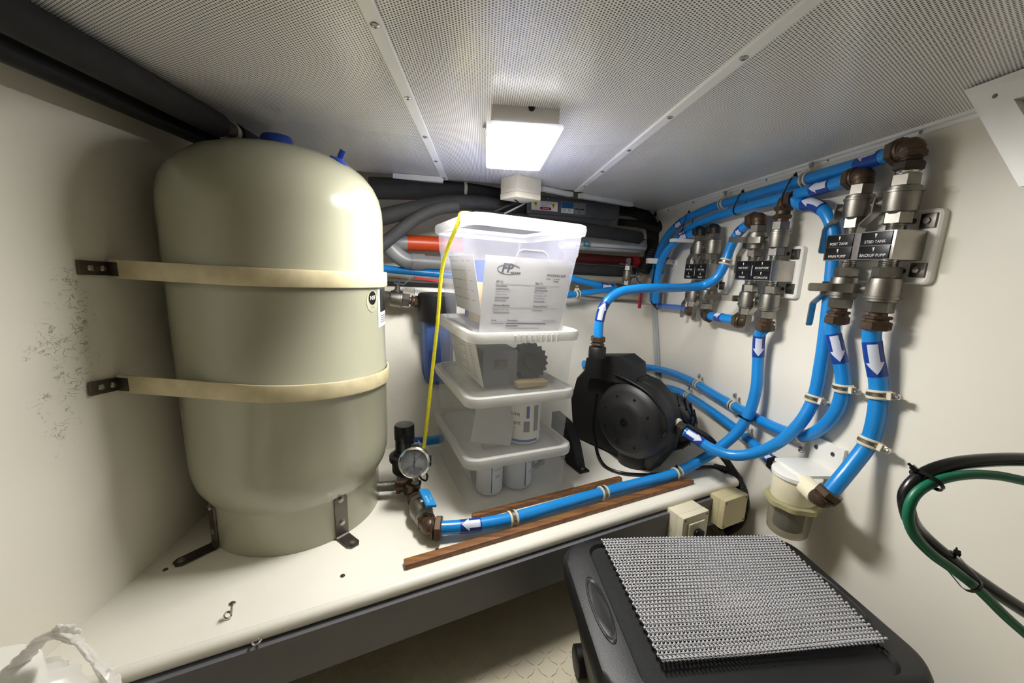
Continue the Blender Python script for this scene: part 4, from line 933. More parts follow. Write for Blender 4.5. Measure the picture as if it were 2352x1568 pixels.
# ------------------------------------------------------------------ fittings at the tank outlet
eo = Z(985, 1212, BZ+.030)
vdir = (Z(935, 1120, BZ+.034)-Z(968, 1198, BZ+.030)); vdir.z = .004; vdir.normalize()
elbow(eo, vdir, PIPES['P5'].p[-1]-eo,   .029, .029, 'brown brass elbow where the bench pipe meets the blue levered valve', r=.018, nuta=.0225, nutb=.0275)
vb0 = eo+vdir*.027; vc = vb0+vdir*.036*K
sd = (V((.35, -.25, .9))-vdir*V((.35, -.25, .9)).dot(vdir)).normalized()
Tv = axes(vc, sd, vdir.cross(sd), vdir) @ SK
tv = thing('ball_valve', 'stained brass ball valve with blue lever beside the tank base', 'valve', Tv)
mm = MB(); h = .036
mm.lathe([(.017, -h), (.0195, -h+.002), (.0195, -h+.016)], 6, Tv); mm.lathe([(.0195, h-.016), (.0195, h-.002), (.017, h)], 6, Tv)
mm.lathe([(.018, -h+.015), (.022, -h+.022), (.0235, 0), (.022, h-.022), (.018, h-.015)], 22, Tv); mm.build('body', 'cast_steel', tv)
mm = MB(); Ts = Tv @ axes((0, 0, 0), (0, 1, 0), (0, 0, 1), (1, 0, 0)); mm.lathe([(.009, .012), (.009, .027), (.005, .028), (.005, .036)], 14, Ts); mm.lathe([(.0068, .034), (.0068, .040)], 6, Ts); mm.build('stem', 'bright_steel', tv)
mm = MB(); mm.cbox((.038, 0, -.016), (.006, .022, .062), .0024, Tv); lv = mm.build('lever', 'blue_grip', tv)
Tt = Tv @ axes((.0413, 0, -.02), (0, 0, -1), (0, 1, 0), (1, 0, 0))
text('600 WOG', .0055, Tt @ Matrix.Translation((.006, -.004, 0)), 'lettering', 'label_white', lv); text('1"  SS', .006, Tt @ Matrix.Translation((.0, .0045, 0)), 'lettering', 'label_white', lv)
tee = vc+vdir*(h+.026)*K
tt = thing('tee_fitting', 'brown brass tee carrying the round pressure gauge', 'pipe fitting', tee)
mm = MB(); mm.cyl(tee-vdir*.031, tee+vdir*.034, .0185, 18); mm.lathe([(.022, 0), (.022, .009)], 18, at(tee-vdir*.031, vdir)); mm.lathe([(.022, 0), (.022, .009)], 18, at(tee+vdir*.025, vdir)); mm.build('run', 'brass_brown', tt)
gc = Y(938, 1057, tee.y-.004); gx = tee+V((0, 0, .014))
mm = MB(); mm.cyl(tee, tee+V((0, 0, .030)), .0165, 16); mm.lathe([(.0198, 0), (.0198, .008)], 6, at(tee+V((0, 0, .024)))); mm.build('branch', 'brass_brown', tt)
# gauge
gc = V((tee.x+.004, tee.y-.010, gc.z)); fw = (EYE-gc).normalized(); fw = (fw+V((-.1, 0, -.25))).normalized()
Tg = axes(gc, *(lambda r: (r, fw.cross(r), fw))((V((0, 0, 1)).cross(fw)).normalized())) @ SK
gg = thing('pressure_gauge', 'round steel pressure gauge with grey dial above the brass tee', 'gauge', Tg)
mm = MB(); mm.lathe([(.018, -.022), (.029, -.021), (.0305, -.018), (.0305, .004), (.0335, .005), (.0335, .009), (.031, .011), (.0285, .0095), (.0282, .004)], 40, Tg); mm.build('case', 'bright_steel', gg)
mm = MB(); mm.lathe([(.0283, .0035), (.0283, .004), (0, .004)], 36, Tg); dl = mm.build('dial', 'dial', gg)
for k in range(21):
    a = math.radians(225-13.5*k); s = MB(); L = .0045 if k % 5 == 0 else .0026; s.box((.0235, 0, .0043), (L, .0007 if k % 5 else .001, .0003), Tg @ Matrix.Rotation(a, 4, 'Z')); s.build('tick', 'ink', dl)
for k in range(5): a = math.radians(225-67.5*k); text(str(k*25), .005, Tg @ Matrix.Translation((.0175*math.cos(a), .0175*math.sin(a), .0043)), 'numeral', 'ink', dl)
text('PSI', .0045, Tg @ Matrix.Translation((0, -.011, .0043)), 'lettering', 'ink', dl)
mm = MB(); mm.prism([(-.0012, -.008), (.0012, -.008), (.0003, .021), (-.0003, .021)], .005, .0056, Tg @ Matrix.Rotation(-.05, 4, 'Z')); mm.lathe([(.0028, .005), (.0024, .0068), (0, .007)], 14, Tg); mm.build('needle', 'black_label', gg)
mm = MB(); mm.lathe([(.0284, .0085), (.0, .0088)], 30, Tg, cap=False); mm.build('glass', 'gauge_glass', gg)
mm = MB(); mm.cyl(V((gc.x, gc.y+.006, tee.z+.026)), V((gc.x, gc.y+.006, gc.z-.026)), .0075, 12); mm.hexn(V((gc.x, gc.y+.006, tee.z+.030)), V((gc.x, gc.y+.006, tee.z+.041)), .0105); mm.build('stem', 'cast_steel', gg)
mm = MB(); mm.box((0, .0335, -.002), (.016, .006, .014), Tg); mm.build('rubber_plug', 'black_rubber', gg)
mm = MB(); mm.box((.033, .0, -.004), (.005, .02, .016), Tg); mm.build('vent_cap', 'black_rubber', gg)
# tee branch to the tank and the regulator behind
t2p = tee+vdir*.047
tt2 = thing('tee_fitting', 'brown brass tee joining tank nipple and black regulator', 'pipe fitting', t2p)
tdir = (V((TC.x, TC.y, t2p.z))-t2p).normalized()
mm = MB(); mm.cyl(t2p-vdir*.018, t2p+vdir*.018, .018, 18); mm.cyl(t2p, t2p+tdir*.031, .0175, 18); mm.lathe([(.021, 0), (.021, .009)], 18, at(t2p+tdir*.024, tdir)); mm.build('body', 'brass_brown', tt2)
d_ = (V((TC.x, TC.y, t2p.z))-t2p).length-.1615*K
nipple(t2p+tdir*.026, t2p+tdir*(d_+.002), .013, 'galvanised steel nipple running from the tank base ring', 'cast_steel')
rp = t2p+vdir*.056; rp.z = BZ+.070
rg = thing('pressure_regulator', 'black plastic pressure regulator with tall knob beside the tank', 'regulator', rp)
up = V((0, 0, 1))
mm = MB(); mm.lathe([(.024, -.026), (.03, -.018), (.03, .006), (.036, .010), (.036, .022), (.028, .026), (.024, .034)], 28, at(rp) @ SK); mm.cyl(t2p+vdir*.012, rp+V((0, 0, -.012)), .016, 16); mm.build('body', 'black_plastic', rg)
mm = MB(); prof = [(.0215, .034), (.0225, .037), (.022, .062), (.0235, .064), (.0235, .095), (.021, .099), (0, .0995)]
mm.lathe(prof, 32, at(rp) @ SK); mm.build('knob', 'black_gloss', rg)
mm = MB(); mm.lathe([(.012, 0), (.012, .006), (.009, .007)], 18, at(rp+V((.016, -.022, -.006)), (.5, -.85, .1))); mm.build('port_plug', 'cast_steel', rg)
# ------------------------------------------------------------------ filter housing with red lever valve
fp = PL(990, 700, NLB, DLB-.082)
fb_ = thing('filter_bracket', 'white flat bracket holding the filter housing on the back wall', 'bracket', PL(965, 715, NLB, DLB))
mm = MB(); a_ = PL(952, 662, NLB, DLB-.004); b_ = PL(1040, 668, NLB, DLB-.004); c_ = PL(952, 765, NLB, DLB-.004); wv = (b_-a_).normalized(); hv = (c_-a_).normalized()
mm.box(((b_-a_).length/2, (c_-a_).length/2, 0), ((b_-a_).length, (c_-a_).length, .006), axes(a_, wv, hv, wv.cross(hv))); mm.build('plate', 'white_plastic', fb_)
fh = thing('filter_housing', 'water filter housing with black head and blue sump behind boxes', 'filter', fp)
zt = PL(990, 672, NLB, DLB-.082).z; zm = PL(990, 738, NLB, DLB-.082).z; zb_ = PL(990, 893, NLB, DLB-.082).z
mm = MB(); mm.lathe([(.064, zm-fp.z), (.066, zm-fp.z+.004), (.066, zt-fp.z-.006), (.061, zt-fp.z), (0, zt-fp.z)], 30, Matrix.Translation((fp.x+.022, fp.y, fp.z))); mm.build('head', 'black_plastic', fh)
mm = MB(); R_ = .051
ring = [(R_*.86, zb_-fp.z), (R_, zb_-fp.z+.012), (R_*1.06, zm-fp.z-.002), (R_*1.06, zm-fp.z+.002)]
vs = []
for rr_, zz_ in ring:
    row = []
    for k in range(48):
        a = 2*math.pi*k/48; q = rr_*(1+.035*(1 if (k % 6) < 3 else -1)); row.append(V((fp.x+.022+q*math.cos(a), fp.y+q*math.sin(a), fp.z+zz_)))
    vs.append(row)
mm.loft(vs); mm.build('sump', 'filter_blue', fh, 25)
text('10/21', .016, axes(V((fp.x+.004, fp.y-.0605, (zm+zb_)/2)), (0, 0, -1), (.94, -.34, 0), (-.34, -.94, 0)), 'handwriting', 'sleeve_navy', fh)
pv = Y(910, 686, fp.y-.02); ax_ = n1((fp.x-.02-pv.x, .02, -.012))
xs = V((0, 0, 1)); xs = (xs-ax_*xs.dot(ax_)).normalized(); Tf = axes(pv, xs, ax_.cross(xs), ax_) @ SK
valve(Tf, 'steel ball valve with red lever between tank and filter housing', None, 'up', L=.078, grip='red_grip', levlen=.118)
nipple(pv-ax_*.040, pv-ax_*.085, .013, 'brass nipple behind the tank feeding the red levered valve', 'brass_bright')
straight(pv+ax_*.043, ax_, 'brown nut joining red levered valve to the filter head', neck=.016, r=.02)
# ------------------------------------------------------------------ black pump on the bench
pa = V((.82, .57, 0)).normalized(); Cp = Y(1443, 966, .985*K)
pump = thing('water_pump', 'large black electric water pump with domed round cover on the bench', 'pump', V((Cp.x, Cp.y, BZ)))
Tp = at(Cp, pa, (0, 0, 1)) @ SK
mm = MB(); mm.lathe([(0, -.020), (.038, -.0195), (.054, -.018), (.0555, -.0165), (.082, -.012), (.101, -.001), (.107, .012), (.1085, .03), (.1085, .05)], 48, Tp); mm.build('round_cover', 'black_plastic', pump, 50)
for k in range(8):
    a = 2*math.pi*k/8+.3; q = Tp @ V((.072*math.cos(a), .072*math.sin(a), -.0142)); s = MB(); s.ball(q, .0042, 10); s.build('cover_screw', 'black_gloss', pump)
mm = MB(); mm.lathe([(.011, -.0195), (.011, -.0215), (.0095, -.022), (0, -.022)], 20, Tp); pg = mm.build('centre_plug', 'black_gloss', pump)
mm = MB(); mm.box((0, 0, -.0221), (.013, .002, .0006), Tp @ Matrix.Rotation(.9, 4, 'Z')); mm.build('plug_slot', 'bin_black', pg)
def px_prism(pts, off, depth, name, mat, bevel=0, sharp=35):
    d0 = pa.dot(Cp)+off
    P3 = [PL(x, y, pa, d0) for x, y in pts]; P3 = [V((p.x, p.y, max(p.z, BZ+.003))) for p in P3]; n = len(P3); mm = MB()
    c = sum(P3, V())/n
    rings = [[c+(p-c)*.965 for p in P3], [p+pa*.008 for p in P3], [p+pa*(depth-.008) for p in P3], [c+pa*depth+(p-c)*.93 for p in P3]]
    mm.loft(rings); return mm.build(name, mat, pump, sharp)
px_prism([(1346, 842), (1322, 868), (1309, 915), (1312, 965), (1316, 1015), (1322, 1060), (1345, 1080), (1440, 1094), (1490, 1088), (1528, 1040), (1540, 980), (1525, 920), (1490, 880), (1450, 862), (1400, 850)], .035, .075, 'volute', 'black_plastic', sharp=50)
px_prism([(1345, 822), (1352, 817), (1424, 817), (1450, 838), (1452, 882), (1420, 880), (1380, 872), (1340, 866)], .0, .085, 'control_box', 'black_plastic', sharp=25)
px_prism([(1430, 862), (1458, 862), (1472, 873), (1474, 905), (1430, 895)], .03, .05, 'terminal_box', 'black_plastic', sharp=25)
# vents and marks on the control box
for k in range(3):
    q = PL(1402+k*3, 823+k*4, pa, pa.dot(Cp)-.002); s = MB(); s.strip([q, q+V((.03, .02, 0))], (0, 0, 1), .002, .001); s.build('vent_slot', 'fascia_grey', pump)
oc = Y(1371, 818, 1.164)
mm = MB(); mm.lathe([(.0235, 0), (.0235, .026), (.0215, .029), (.017, .029)], 28, at(oc-V((0, 0, .002))) @ SK); mm.build('outlet_neck', 'black_plastic', pump)
# motor body facing the room with suction port
mc = Y(1540, 985, 1.04*K); mdir = n1((.40, .88, .02)); Tm = at(mc-mdir*.02, mdir, (0, 0, 1)) @ SK
mm = MB(); mm.lathe([(0, 0), (.045, .003), (.062, .010), (.069, .024), (.071, .05), (.071, .15), (.06, .165), (0, .166)], 40, Tm); mm.build('motor', 'black_gloss', pump, 50)
for k in range(9):
    a = math.pi*.08+k*math.pi*.84/8; s = MB(); s.box((.0735*math.sin(a-math.pi/2+0), .0735*math.cos(a-math.pi/2), .09), (.006, .003, .11), Tm); s.build('cooling_fin', 'black_plastic', pump)
sp_ = Y(1553, 985, .975)
mm = MB(); q = PIPES['P3'].p[-1]; dq = (PIPES['P3'].p[-4]-q).normalized(); mm.cyl(q-dq*.03, q+dq*.004, .0185, 18); mm.build('suction_port', 'black_plastic', pump)
mm = MB(); mm.lathe([(.0235, 0), (.0245, .003), (.0245, .008), (.022, .011)], 18, at(q-dq*.024, dq)); mm.build('port_ring', 'cream_plastic', pump)
mm = MB(); mm.hexn(q-dq*.014, q+dq*.010, .0225); mm.build('port_nut', 'brass_dark', pump)
Tl = axes(Y(1545, 1020, .985), (.91, -.41, 0), (.05, .1, .99), (-.41, -.91, .1))
text('X-CALIBER', .0072, axes(mc-mdir*.0225+V((0, 0, -.038)), n1((mdir.y, -mdir.x, 0)), n1((mdir.x*.3, mdir.y*.3, .95)), -mdir), 'lettering', 'label_grey', pump)
mm = MB(); mm.ball((0, 0, 0), .016, 20, (1, .62, .12), axes(mc-mdir*.0165+V((0, 0, -.058))+n1((mdir.y, -mdir.x, 0))*.008, n1((mdir.y*.8, -mdir.x*.8, .5)), n1((-.2, .1, .9)), -mdir)); mm.build('grille_badge', 'label_grey', pump)
# feet
fpx = Z(1335, 1080, BZ)
for q, r_ in ((fpx, 0), (Z(1480, 1098, BZ)+V((.03, .10, 0)), 0)):
    mm = MB(); Tq = axes(q, BD, -BN, (0, 0, 1)); mm.cbox((0, .02, .003), (.036, .075, .006), .001, Tq); mm.prism([(.012, .002), (.075, .032), (.125, .085), (.135, .16), (.004, .16), (.004, .002)], -.015, .015, axes(q, (0, 0, 1), -BN, BD)); ft = mm.build('foot', 'black_plastic', pump)
    s = MB(); s.hexn(q+BN*.006+V((0, 0, .006)), q+BN*.006+V((0, 0, .011)), .006); s.build('bolt', 'steel', ft)
mm = MB(); q = Cp+pa*.06; mm.cyl((q.x, q.y, BZ), (q.x, q.y, Cp.z-.06), .055, 20); mm.build('pedestal', 'black_plastic', pump)
d0 = pa.dot(Cp)
mm = MB(); mm.tube(Path([PL(x, y, pa, d0-.004) for x, y in [(1413, 860), (1445, 875), (1488, 902), (1516, 935), (1530, 962), (1531, 985), (1522, 1000)]]).p, .004, 10); mm.build('top_cable', 'black_gloss', pump)
mm = MB(); mm.tube(Path([PL(x, y, pa, d0-.006) for x, y in [(1371, 905), (1366, 935), (1363, 985), (1366, 1005)]]+[Z(1372, 1040, BZ+.02), Z(1392, 1072, BZ+.006), Z(1425, 1085, BZ+.006), Z(1480, 1090, BZ+.006), Z(1530, 1086, BZ+.006), Z(1580, 1078, BZ+.006), Z(1640, 1072, BZ+.006), Z(1668, 1085, BZ+.006)]).p, .005, 10); mm.build('power_cord', 'black_gloss', pump)
straight(Y(1372, 797, 1.164), V((0, 0, 1)), 'brown brass union on the pump outlet under the bright blue pipe', r=.0225)
prop(MB().cbox((0, 0, 0), (.04, .001, .016), .0003, axes(mc+mdir*.05+V((-.01, -.01, .071)), n1((.5, .8, -.1)), n1((.3, -.2, .9)), n1((-.6, .4, .6)))).build('rating_label', 'label_white', pump), None, None)
# ------------------------------------------------------------------ strainer under the right wall bracket
sc = V((.732, .785, 0)); zt_ = X(1838, 1087, .732).z
sb = thing('strainer_bracket', 'white angle bracket screwed to the wall above the strainer', 'bracket', (RX, .80, zt_))
yA, yB = X(1945, 1030, .81).y, X(1868, 1008, .81).y
mm = MB(); mm.cbox((.8105, (yA+yB)/2, (zt_+X(1900, 1012, .81).z)/2), (.009, yB-yA, X(1900, 1012, .81).z-zt_), .001); mm.build('wall_leg', 'white_plastic', sb)
mm = MB(); mm.cbox((.765, (yA+yB)/2, zt_+.002), (.092, yB-yA, .008), .001); mm.build('shelf_leg', 'white_plastic', sb)
for px, py in [(1875, 1026), (1913, 1043)]:
    p = X(px, py, .806); s = MB(); s.lathe([(.005, 0), (.0045, .002), (0, .003)], 12, at(p, (-1, 0, 0))); s.build('screw', 'dark_steel', sb)
ss = thing('strainer', 'cream plastic inline strainer with clear bowl below a blue pipe', 'strainer', (sc.x, sc.y, zt_))
Tz = Matrix.Translation((sc.x, sc.y, zt_))
mm = MB(); mm.lathe([(.047, -.006), (.049, -.004), (.049, .004), (.046, .006), (0, .006)], 36, Tz @ Matrix.Translation((0, 0, -.006))); mm.build('top_cap', 'white_plastic', ss)
mm = MB(); mm.lathe([(.043, -.066), (.045, -.062), (.0455, -.010), (.043, -.008)], 36, Tz); mm.build('housing', 'ivory', ss)
mm = MB(); vs = []
for rr_, zz_ in ((.050, -.080), (.055, -.078), (.055, -.068), (.051, -.066)):
    vs.append([V((rr_*(1+.03*(1 if k % 6 < 3 else -1))*math.cos(2*math.pi*k/48), rr_*(1+.03*(1 if k % 6 < 3 else -1))*math.sin(2*math.pi*k/48), zz_)) for k in range(48)])
mm.loft(vs, Tz); mm.build('clear_ring', 'ring_clear', ss)
mm = MB(); mm.lathe([(.044, -.078), (.0435, -.125), (.041, -.148), (.037, -.153), (0, -.154)], 36, Tz); mm.build('bowl', 'bowl_clear', ss)
mm = MB(); mm.lathe([(.030, -.078), (.030, -.14), (0, -.141)], 24, Tz); mm.build('mesh_screen', 'dark_steel', ss)
se = X(1888, 1148, .712); pd = n1(se-V((sc.x, sc.y, se.z)))
mm = MB(); mm.cyl(V((sc.x, sc.y, se.z))+pd*.03, se-pd*.012, .021, 20); mm.build('side_port', 'ivory', ss)
mm = MB(); q = V((sc.x, sc.y+.02, zt_-.022)); mm.cyl(q, PIPES['P7'].p[0]+V((0, -.004, 0)), .016, 16); mm.build('inlet_port', 'ivory', ss)
elbow(se, -pd, PIPES['P6'].p[-1]-se, .022, (PIPES['P6'].p[-1]-se).length+.004, 'dark brown elbow joining the blue pipe to the strainer side', r=.0185, mat='brass_brown', nutb=.0255)
straight(PIPES['P7'].p[0]-n1(PIPES['P7'].t[0])*.02, PIPES['P7'].t[0], 'black nut where the sloping pipe leaves the strainer', mat='brass_dark', r=.02, neck=.016)
# ------------------------------------------------------------------ back of the compartment
hose('insulated_hose', 'upper thick black insulated hose crossing below the ceiling edge', 'hose', [B2(850, 432, 1.50), B2(930, 434, 1.50), B2(1000, 437, 1.50), B2(1080, 444, 1.50), B2(1150, 455, 1.51), B2(1215, 470, 1.52)], .034, 'black_foam', 'black hoses at the back')
hose('insulated_hose', 'arched black hose below the upper insulated hose', 'hose', [B2(850, 505, 1.43), B2(920, 488, 1.43), B2(1000, 471, 1.43), B2(1070, 465, 1.43), B2(1140, 472, 1.435), B2(1180, 484, 1.44)], .026, 'black_foam', 'black hoses at the back')
hose('insulated_hose', 'black hose sloping down towards the tank in front of orange pipe', 'hose', [B2(860, 578, 1.375), B2(905, 540, 1.375), B2(955, 502, 1.378), B2(1005, 480, 1.38), B2(1050, 474, 1.383)], .019, 'black_foam', 'black hoses at the back')
mm = MB(); p = B2(1062, 438, 1.50); mm.lathe([(.0352, -.006), (.037, -.004), (.037, .004), (.0352, .006)], 24, at(p, (1, .45, -.05)), cap=False); mm.box((0, 0, .04), (.008, .004, .02), Matrix.Translation(p)); prop(mm.build('hose_clip', 'cable_white'), 'pale clip round the upper insulated hose', 'clip')
hose('grey_duct', 'dark grey insulated duct below the grey steel box', 'duct', [B2(1086, 499, 1.40), B2(1180, 508, 1.395), B2(1300, 522, 1.395), B2(1420, 538, 1.40), B2(1468, 546, 1.41)], .026, 'black_foam')
hose('corrugated_hose', 'black corrugated hose curling at the back right corner', 'hose', [B(1405, 480, 1.56), B(1455, 484, 1.54), B(1490, 505, 1.52), B(1500, 545, 1.50), B(1493, 590, 1.48), B(1478, 625, 1.48)], .027, 'black_rubber', None, 18, rib=(.012, .12))
hose('cable_loom', 'black cable loom bunched in the upper back corner', 'cable', [B(1420, 510, 1.52), B(1470, 515, 1.48), B(1512, 525, 1.46), B(1520, 500, 1.5), B(1508, 490, 1.54)], .016, 'black_rubber')
hose('cable_loom', 'black cable loom running down beside the corner strip', 'cable', [X(1509, 615, .77), X(1504, 640, .78), X(1500, 668, .785), X(1499, 690, .79), X(1508, 700, .788), X(1518, 703, .786)], .011, 'black_rubber')
hose('cable_loom', 'blue cable loom hanging in the corner behind the white bracket', 'cable', [X(1520, 625, .76), X(1512, 645, .77), X(1508, 670, .78), X(1506, 690, .79)], .008, 'pipe_blue_pale')
# orange and grey waste pipes
t = thing('orange_pipe', 'orange plastic pipe with grey collar behind the hoses', 'pipe', B(935, 558, 1.50))
mm = MB(); mm.cyl(B(930, 557, 1.50), B(1060, 563, 1.50), .0285, 22); mm.build('tube', 'pvc_orange', t); mm = MB(); mm.cyl(B(885, 556, 1.50), B(934, 557, 1.50), .030, 22); mm.build('collar', 'pvc_grey', t)
t = thing('grey_waste_pipe', 'grey plastic waste pipe with angled elbow beside the tank', 'pipe', B(940, 602, 1.44))
a_, b_, c_ = B(875, 545, 1.44), B(925, 600, 1.44), B(1040, 606, 1.44)
mm = MB(); mm.tube(Path([a_, a_.lerp(b_, .7), b_.lerp(c_, .06)+V((0, 0, .003)), b_.lerp(c_, .25)]).p, .0275, 20); mm.build('elbow', 'pvc_grey', t)
mm = MB(); mm.cyl(b_.lerp(c_, .16), b_.lerp(c_, .42), .030, 22); mm.build('socket', 'pvc_grey', t); mm = MB(); mm.cyl(b_.lerp(c_, .4), c_, .025, 20); mm.build('tube', 'pvc_grey', t)
PIPES['GW'] = Path([b_, c_], raw=True); tie('GW', 999, 604, 'black cable tie round the grey waste pipe', None, .025)
# red and black pipes right of the boxes, with the red levered valve
t = thing('red_pipe', 'dark red pipe on the back shelf behind the steel valve', 'pipe', B(1380, 595, 1.50))
mm = MB(); mm.cyl(B(1290, 590, 1.50), B(1470, 602, 1.50), .0225, 20); mm.build('tube', 'pipe_red', t); mm = MB(); mm.cyl(B(1450, 600, 1.50), B(1462, 601, 1.50), .0255, 20); mm.build('band', 'red_grip', t)
mm = MB(); mm.cyl(B(1464, 602, 1.50), B(1478, 603, 1.50), .026, 20); mm.build('coupling', 'pipe_red', t)
t = thing('black_pipe', 'black pipe with green arrow band on the back shelf', 'pipe', B(1380, 622, 1.455))
P = Path([B(1290, 616, 1.455), B(1430, 624, 1.455), B(1460, 626, 1.455)], raw=True); mm = MB(); mm.tube(P.p, .0235, 20); mm.build('tube', 'black_foam', t)
s0 = P.near(1326, 618); mm = MB(); mm.tube([P.ev(s0-.035)[0], P.ev(s0+.03)[0]], .0242, 20); sl = mm.build('flow_band', 'band_green', t); mb = MB(); patch(mb, P, s0-.008, s0+.01, .0248, EYE, lambda k: .3, 4); patch(mb, P, s0+.01, s0+.024, .0248, EYE, lambda k: .6*(1-k)+.02, 6); mb.build('flow_arrow', 'arrow_white', sl)
t = thing('rolled_sheet', 'roll of white and blue plastic sheeting under the grey duct', 'sheeting', B(1400, 560, 1.46))
a_, b_ = B(1290, 553, 1.455), B(1478, 566, 1.465)
mm = MB(); P = Path([a_, a_.lerp(b_, .5), a_.lerp(b_, .9), b_], raw=True); mm.tube(P.p, [.033, .034, .033, .024], 24); mm.build('roll', 'sheet_white', t)
mm = MB(); patch(mm, P, .02, P.len-.005, .0345, EYE+V((0, 0, 3.2)), lambda k: .12+.22*k, 12, 6); mm.build('blue_band', 'label_blue', t)
mm = MB(); patch(mm, P, .05, P.len-.02, .0345, EYE+V((0, 0, -.8)), lambda k: .05+.05*k, 12, 4); mm.build('crease', 'ink_grey', t)
q = B(1347, 560, 1.40); Tq = axes(q, n1((1, .45, .05)), (0, 0, 1), n1((.45, -1, 0))); mm = MB(); mm.cbox((0, 0, 0), (.03, .02, .002), .0006, Tq); tg_ = mm.build('tag', 'sheet_teal', t); text('MIG', .012, Tq @ Matrix.Translation((.003, 0, .0012)), 'lettering', 'label_white', tg_)
# steel valve with red hanging lever
vp_ = B(1441, 632, 1.405); Tq = axes(vp_, n1((.66, -.75, 0)), n1((.75, .66, 0)), (0, 0, 1))
tq = valve(Tq, 'steel ball valve with long red lever hanging at the back shelf', None, 'down', L=.085, s=.9, grip='red_grip', levlen=.135)
mm = MB(); mm.lathe([(.011, .0), (.011, .03), (.009, .031)], 6, Matrix.Translation(vp_+V((0, 0, .042)))); mm.box((-.02, 0, .004), (.04, .004, .003), Matrix.Translation(vp_+V((0, 0, .044)))); prop(mm.build('hose_adapter', 'bright_steel'), 'bright hex adapter on top of the red levered shelf valve', 'pipe fitting')
elbow(vp_+V((0, 0, -.058)), (0, 0, 1), PIPES['B2'].p[-1]-(vp_+V((0, 0, -.058))), .018, (PIPES['B2'].p[-1]-(vp_+V((0, 0, -.058)))).length+.004, 'dark brown elbow below the red levered shelf valve', r=.015, nutb=.02)
# grey steel box with labels under the ceiling edge
gA, gB, gC = B2(1211, 445, 1.44), B2(1424, 467, 1.44), B2(1201, 489, 1.44)
u = (gB-gA); W = u.length; u.normalize(); H = .068; nrm = n1((.45, -1, 0)); wv = nrm.cross(u).normalized()
if wv.z < 0: wv = -wv
Tb = axes(gA+u*W/2-wv*H/2, u, wv, u.cross(wv))
zsg = 1 if (Tb.to_3x3() @ V((0, 0, 1))).dot(nrm) > 0 else -1
gb = thing('grey_steel_box', 'long grey steel equipment box with warning labels hung under the ceiling', 'equipment box', Tb)
mm = MB(); mm.cbox((0, 0, -.045), (W, H, .09), .002, Tb); mm.build('case', 'grey_box', gb)
mm = MB(); mm.cbox((-.02, -H/2-.012, -.03), (W-.06, .024, .05), .002, Tb); mm.build('bottom_flange', 'grey_box', gb)
mm = MB(); mm.cbox((-W/2-.022, -.012, -.03), (.044, .05, .05), .002, Tb); mm.build('end_box', 'black_plastic', gb)
def lbl(x0, y0, x1, y1, mat, lift, parent, name):
    mm = MB(); mm.box(((x0+x1)/2, (y0+y1)/2, lift), (x1-x0, y1-y0, .0006), Tb); return mm.build(name, mat, parent)
# label positions along the box face as fractions of its width
def fx(k): return -W/2+W*k
l1 = lbl(fx(.04), -.020, fx(.30), .014, 'label_white', .0006, gb, 'warning_label')
for k, g_ in ((.09, 'sun'), (.265, 'bolt')):
    mm = MB(); mm.prism([(-.011, .009), (.011, .009), (0, -.011)], .0010, .0014, Tb @ Matrix.Translation((fx(k)-.004, 0, 0))); tr = mm.build('warning_triangle', 'label_yellow', l1)
    mm = MB(); mm.prism([(-.002, .005), (.002, .005), (0, .0005), (.002, .0005), (-.001, -.006), (.0, -.001), (-.002, -.001)] if g_ == 'bolt' else [(.003*math.cos(2*math.pi*j/10), .003+.003*math.sin(2*math.pi*j/10)) for j in range(10)], .0014, .0017, Tb @ Matrix.Translation((fx(k)-.004, 0, 0))); mm.build('warning_mark', 'black_label', tr)
lbl(fx(.125), -.017, fx(.235), -.007, 'label_red', .0011, l1, 'red_panel')
text('DANGER', .0075, Tb @ Matrix.Translation((fx(.18), -.012, .0016)) @ Matrix.Rotation(math.pi, 4, 'Z'), 'lettering', 'label_white', l1)
for k in range(4): lbl(fx(.125)+.003*(k % 2), .010-k*.0042, fx(.235)-.004*(k % 2), .0112-k*.0042, 'ink_grey', .0011, l1, 'print_line')
l2 = lbl(fx(.335), -.024, fx(.60), .020, 'label_grey', .0006, gb, 'rating_label')
lbl(fx(.34), -.004, fx(.465), .018, 'label_blue', .0011, l2, 'blue_panel'); lbl(fx(.34), -.022, fx(.465), -.005, 'label_white', .0011, l2, 'data_panel')
for k in range(3):
    for j in range(2): lbl(fx(.345+.06*j), -.009-k*.004, fx(.385+.06*j), -.0075-k*.004, 'ink_grey', .0016, l2, 'print_line')
for j in range(2): text('FRIGOMAR' if 0 else 'PANEL', .006, Tb @ Matrix.Translation((fx(.505+.06*j), -.006, .0013)) @ Matrix.Rotation(math.pi, 4, 'Z'), 'lettering', 'black_label', l2, wmax=.022) if 0 else lbl(fx(.48+.06*j), -.006, fx(.525+.06*j), -.002, 'black_label', .0011, l2, 'print_bar')
lbl(fx(.530), -.020, fx(.533), -.002, 'black_label', .0012, l2, 'print_bar')
for k in range(3): lbl(fx(.485), .012-k*.005, fx(.58), .0128-k*.005, 'ink_grey', .0011, l2, 'print_line')
for x, y in [(.02, -.028), (.2, .026), (.55, .028), (.72, .026), (.95, .027), (.96, -.030), (.78, .005)]:
    s = MB(); s.lathe([(.0042, 0), (.004, .002), (0, .0035)], 10, Tb @ Matrix.Translation((fx(x), y, 0))); s.build('screw', 'screw_steel', gb)
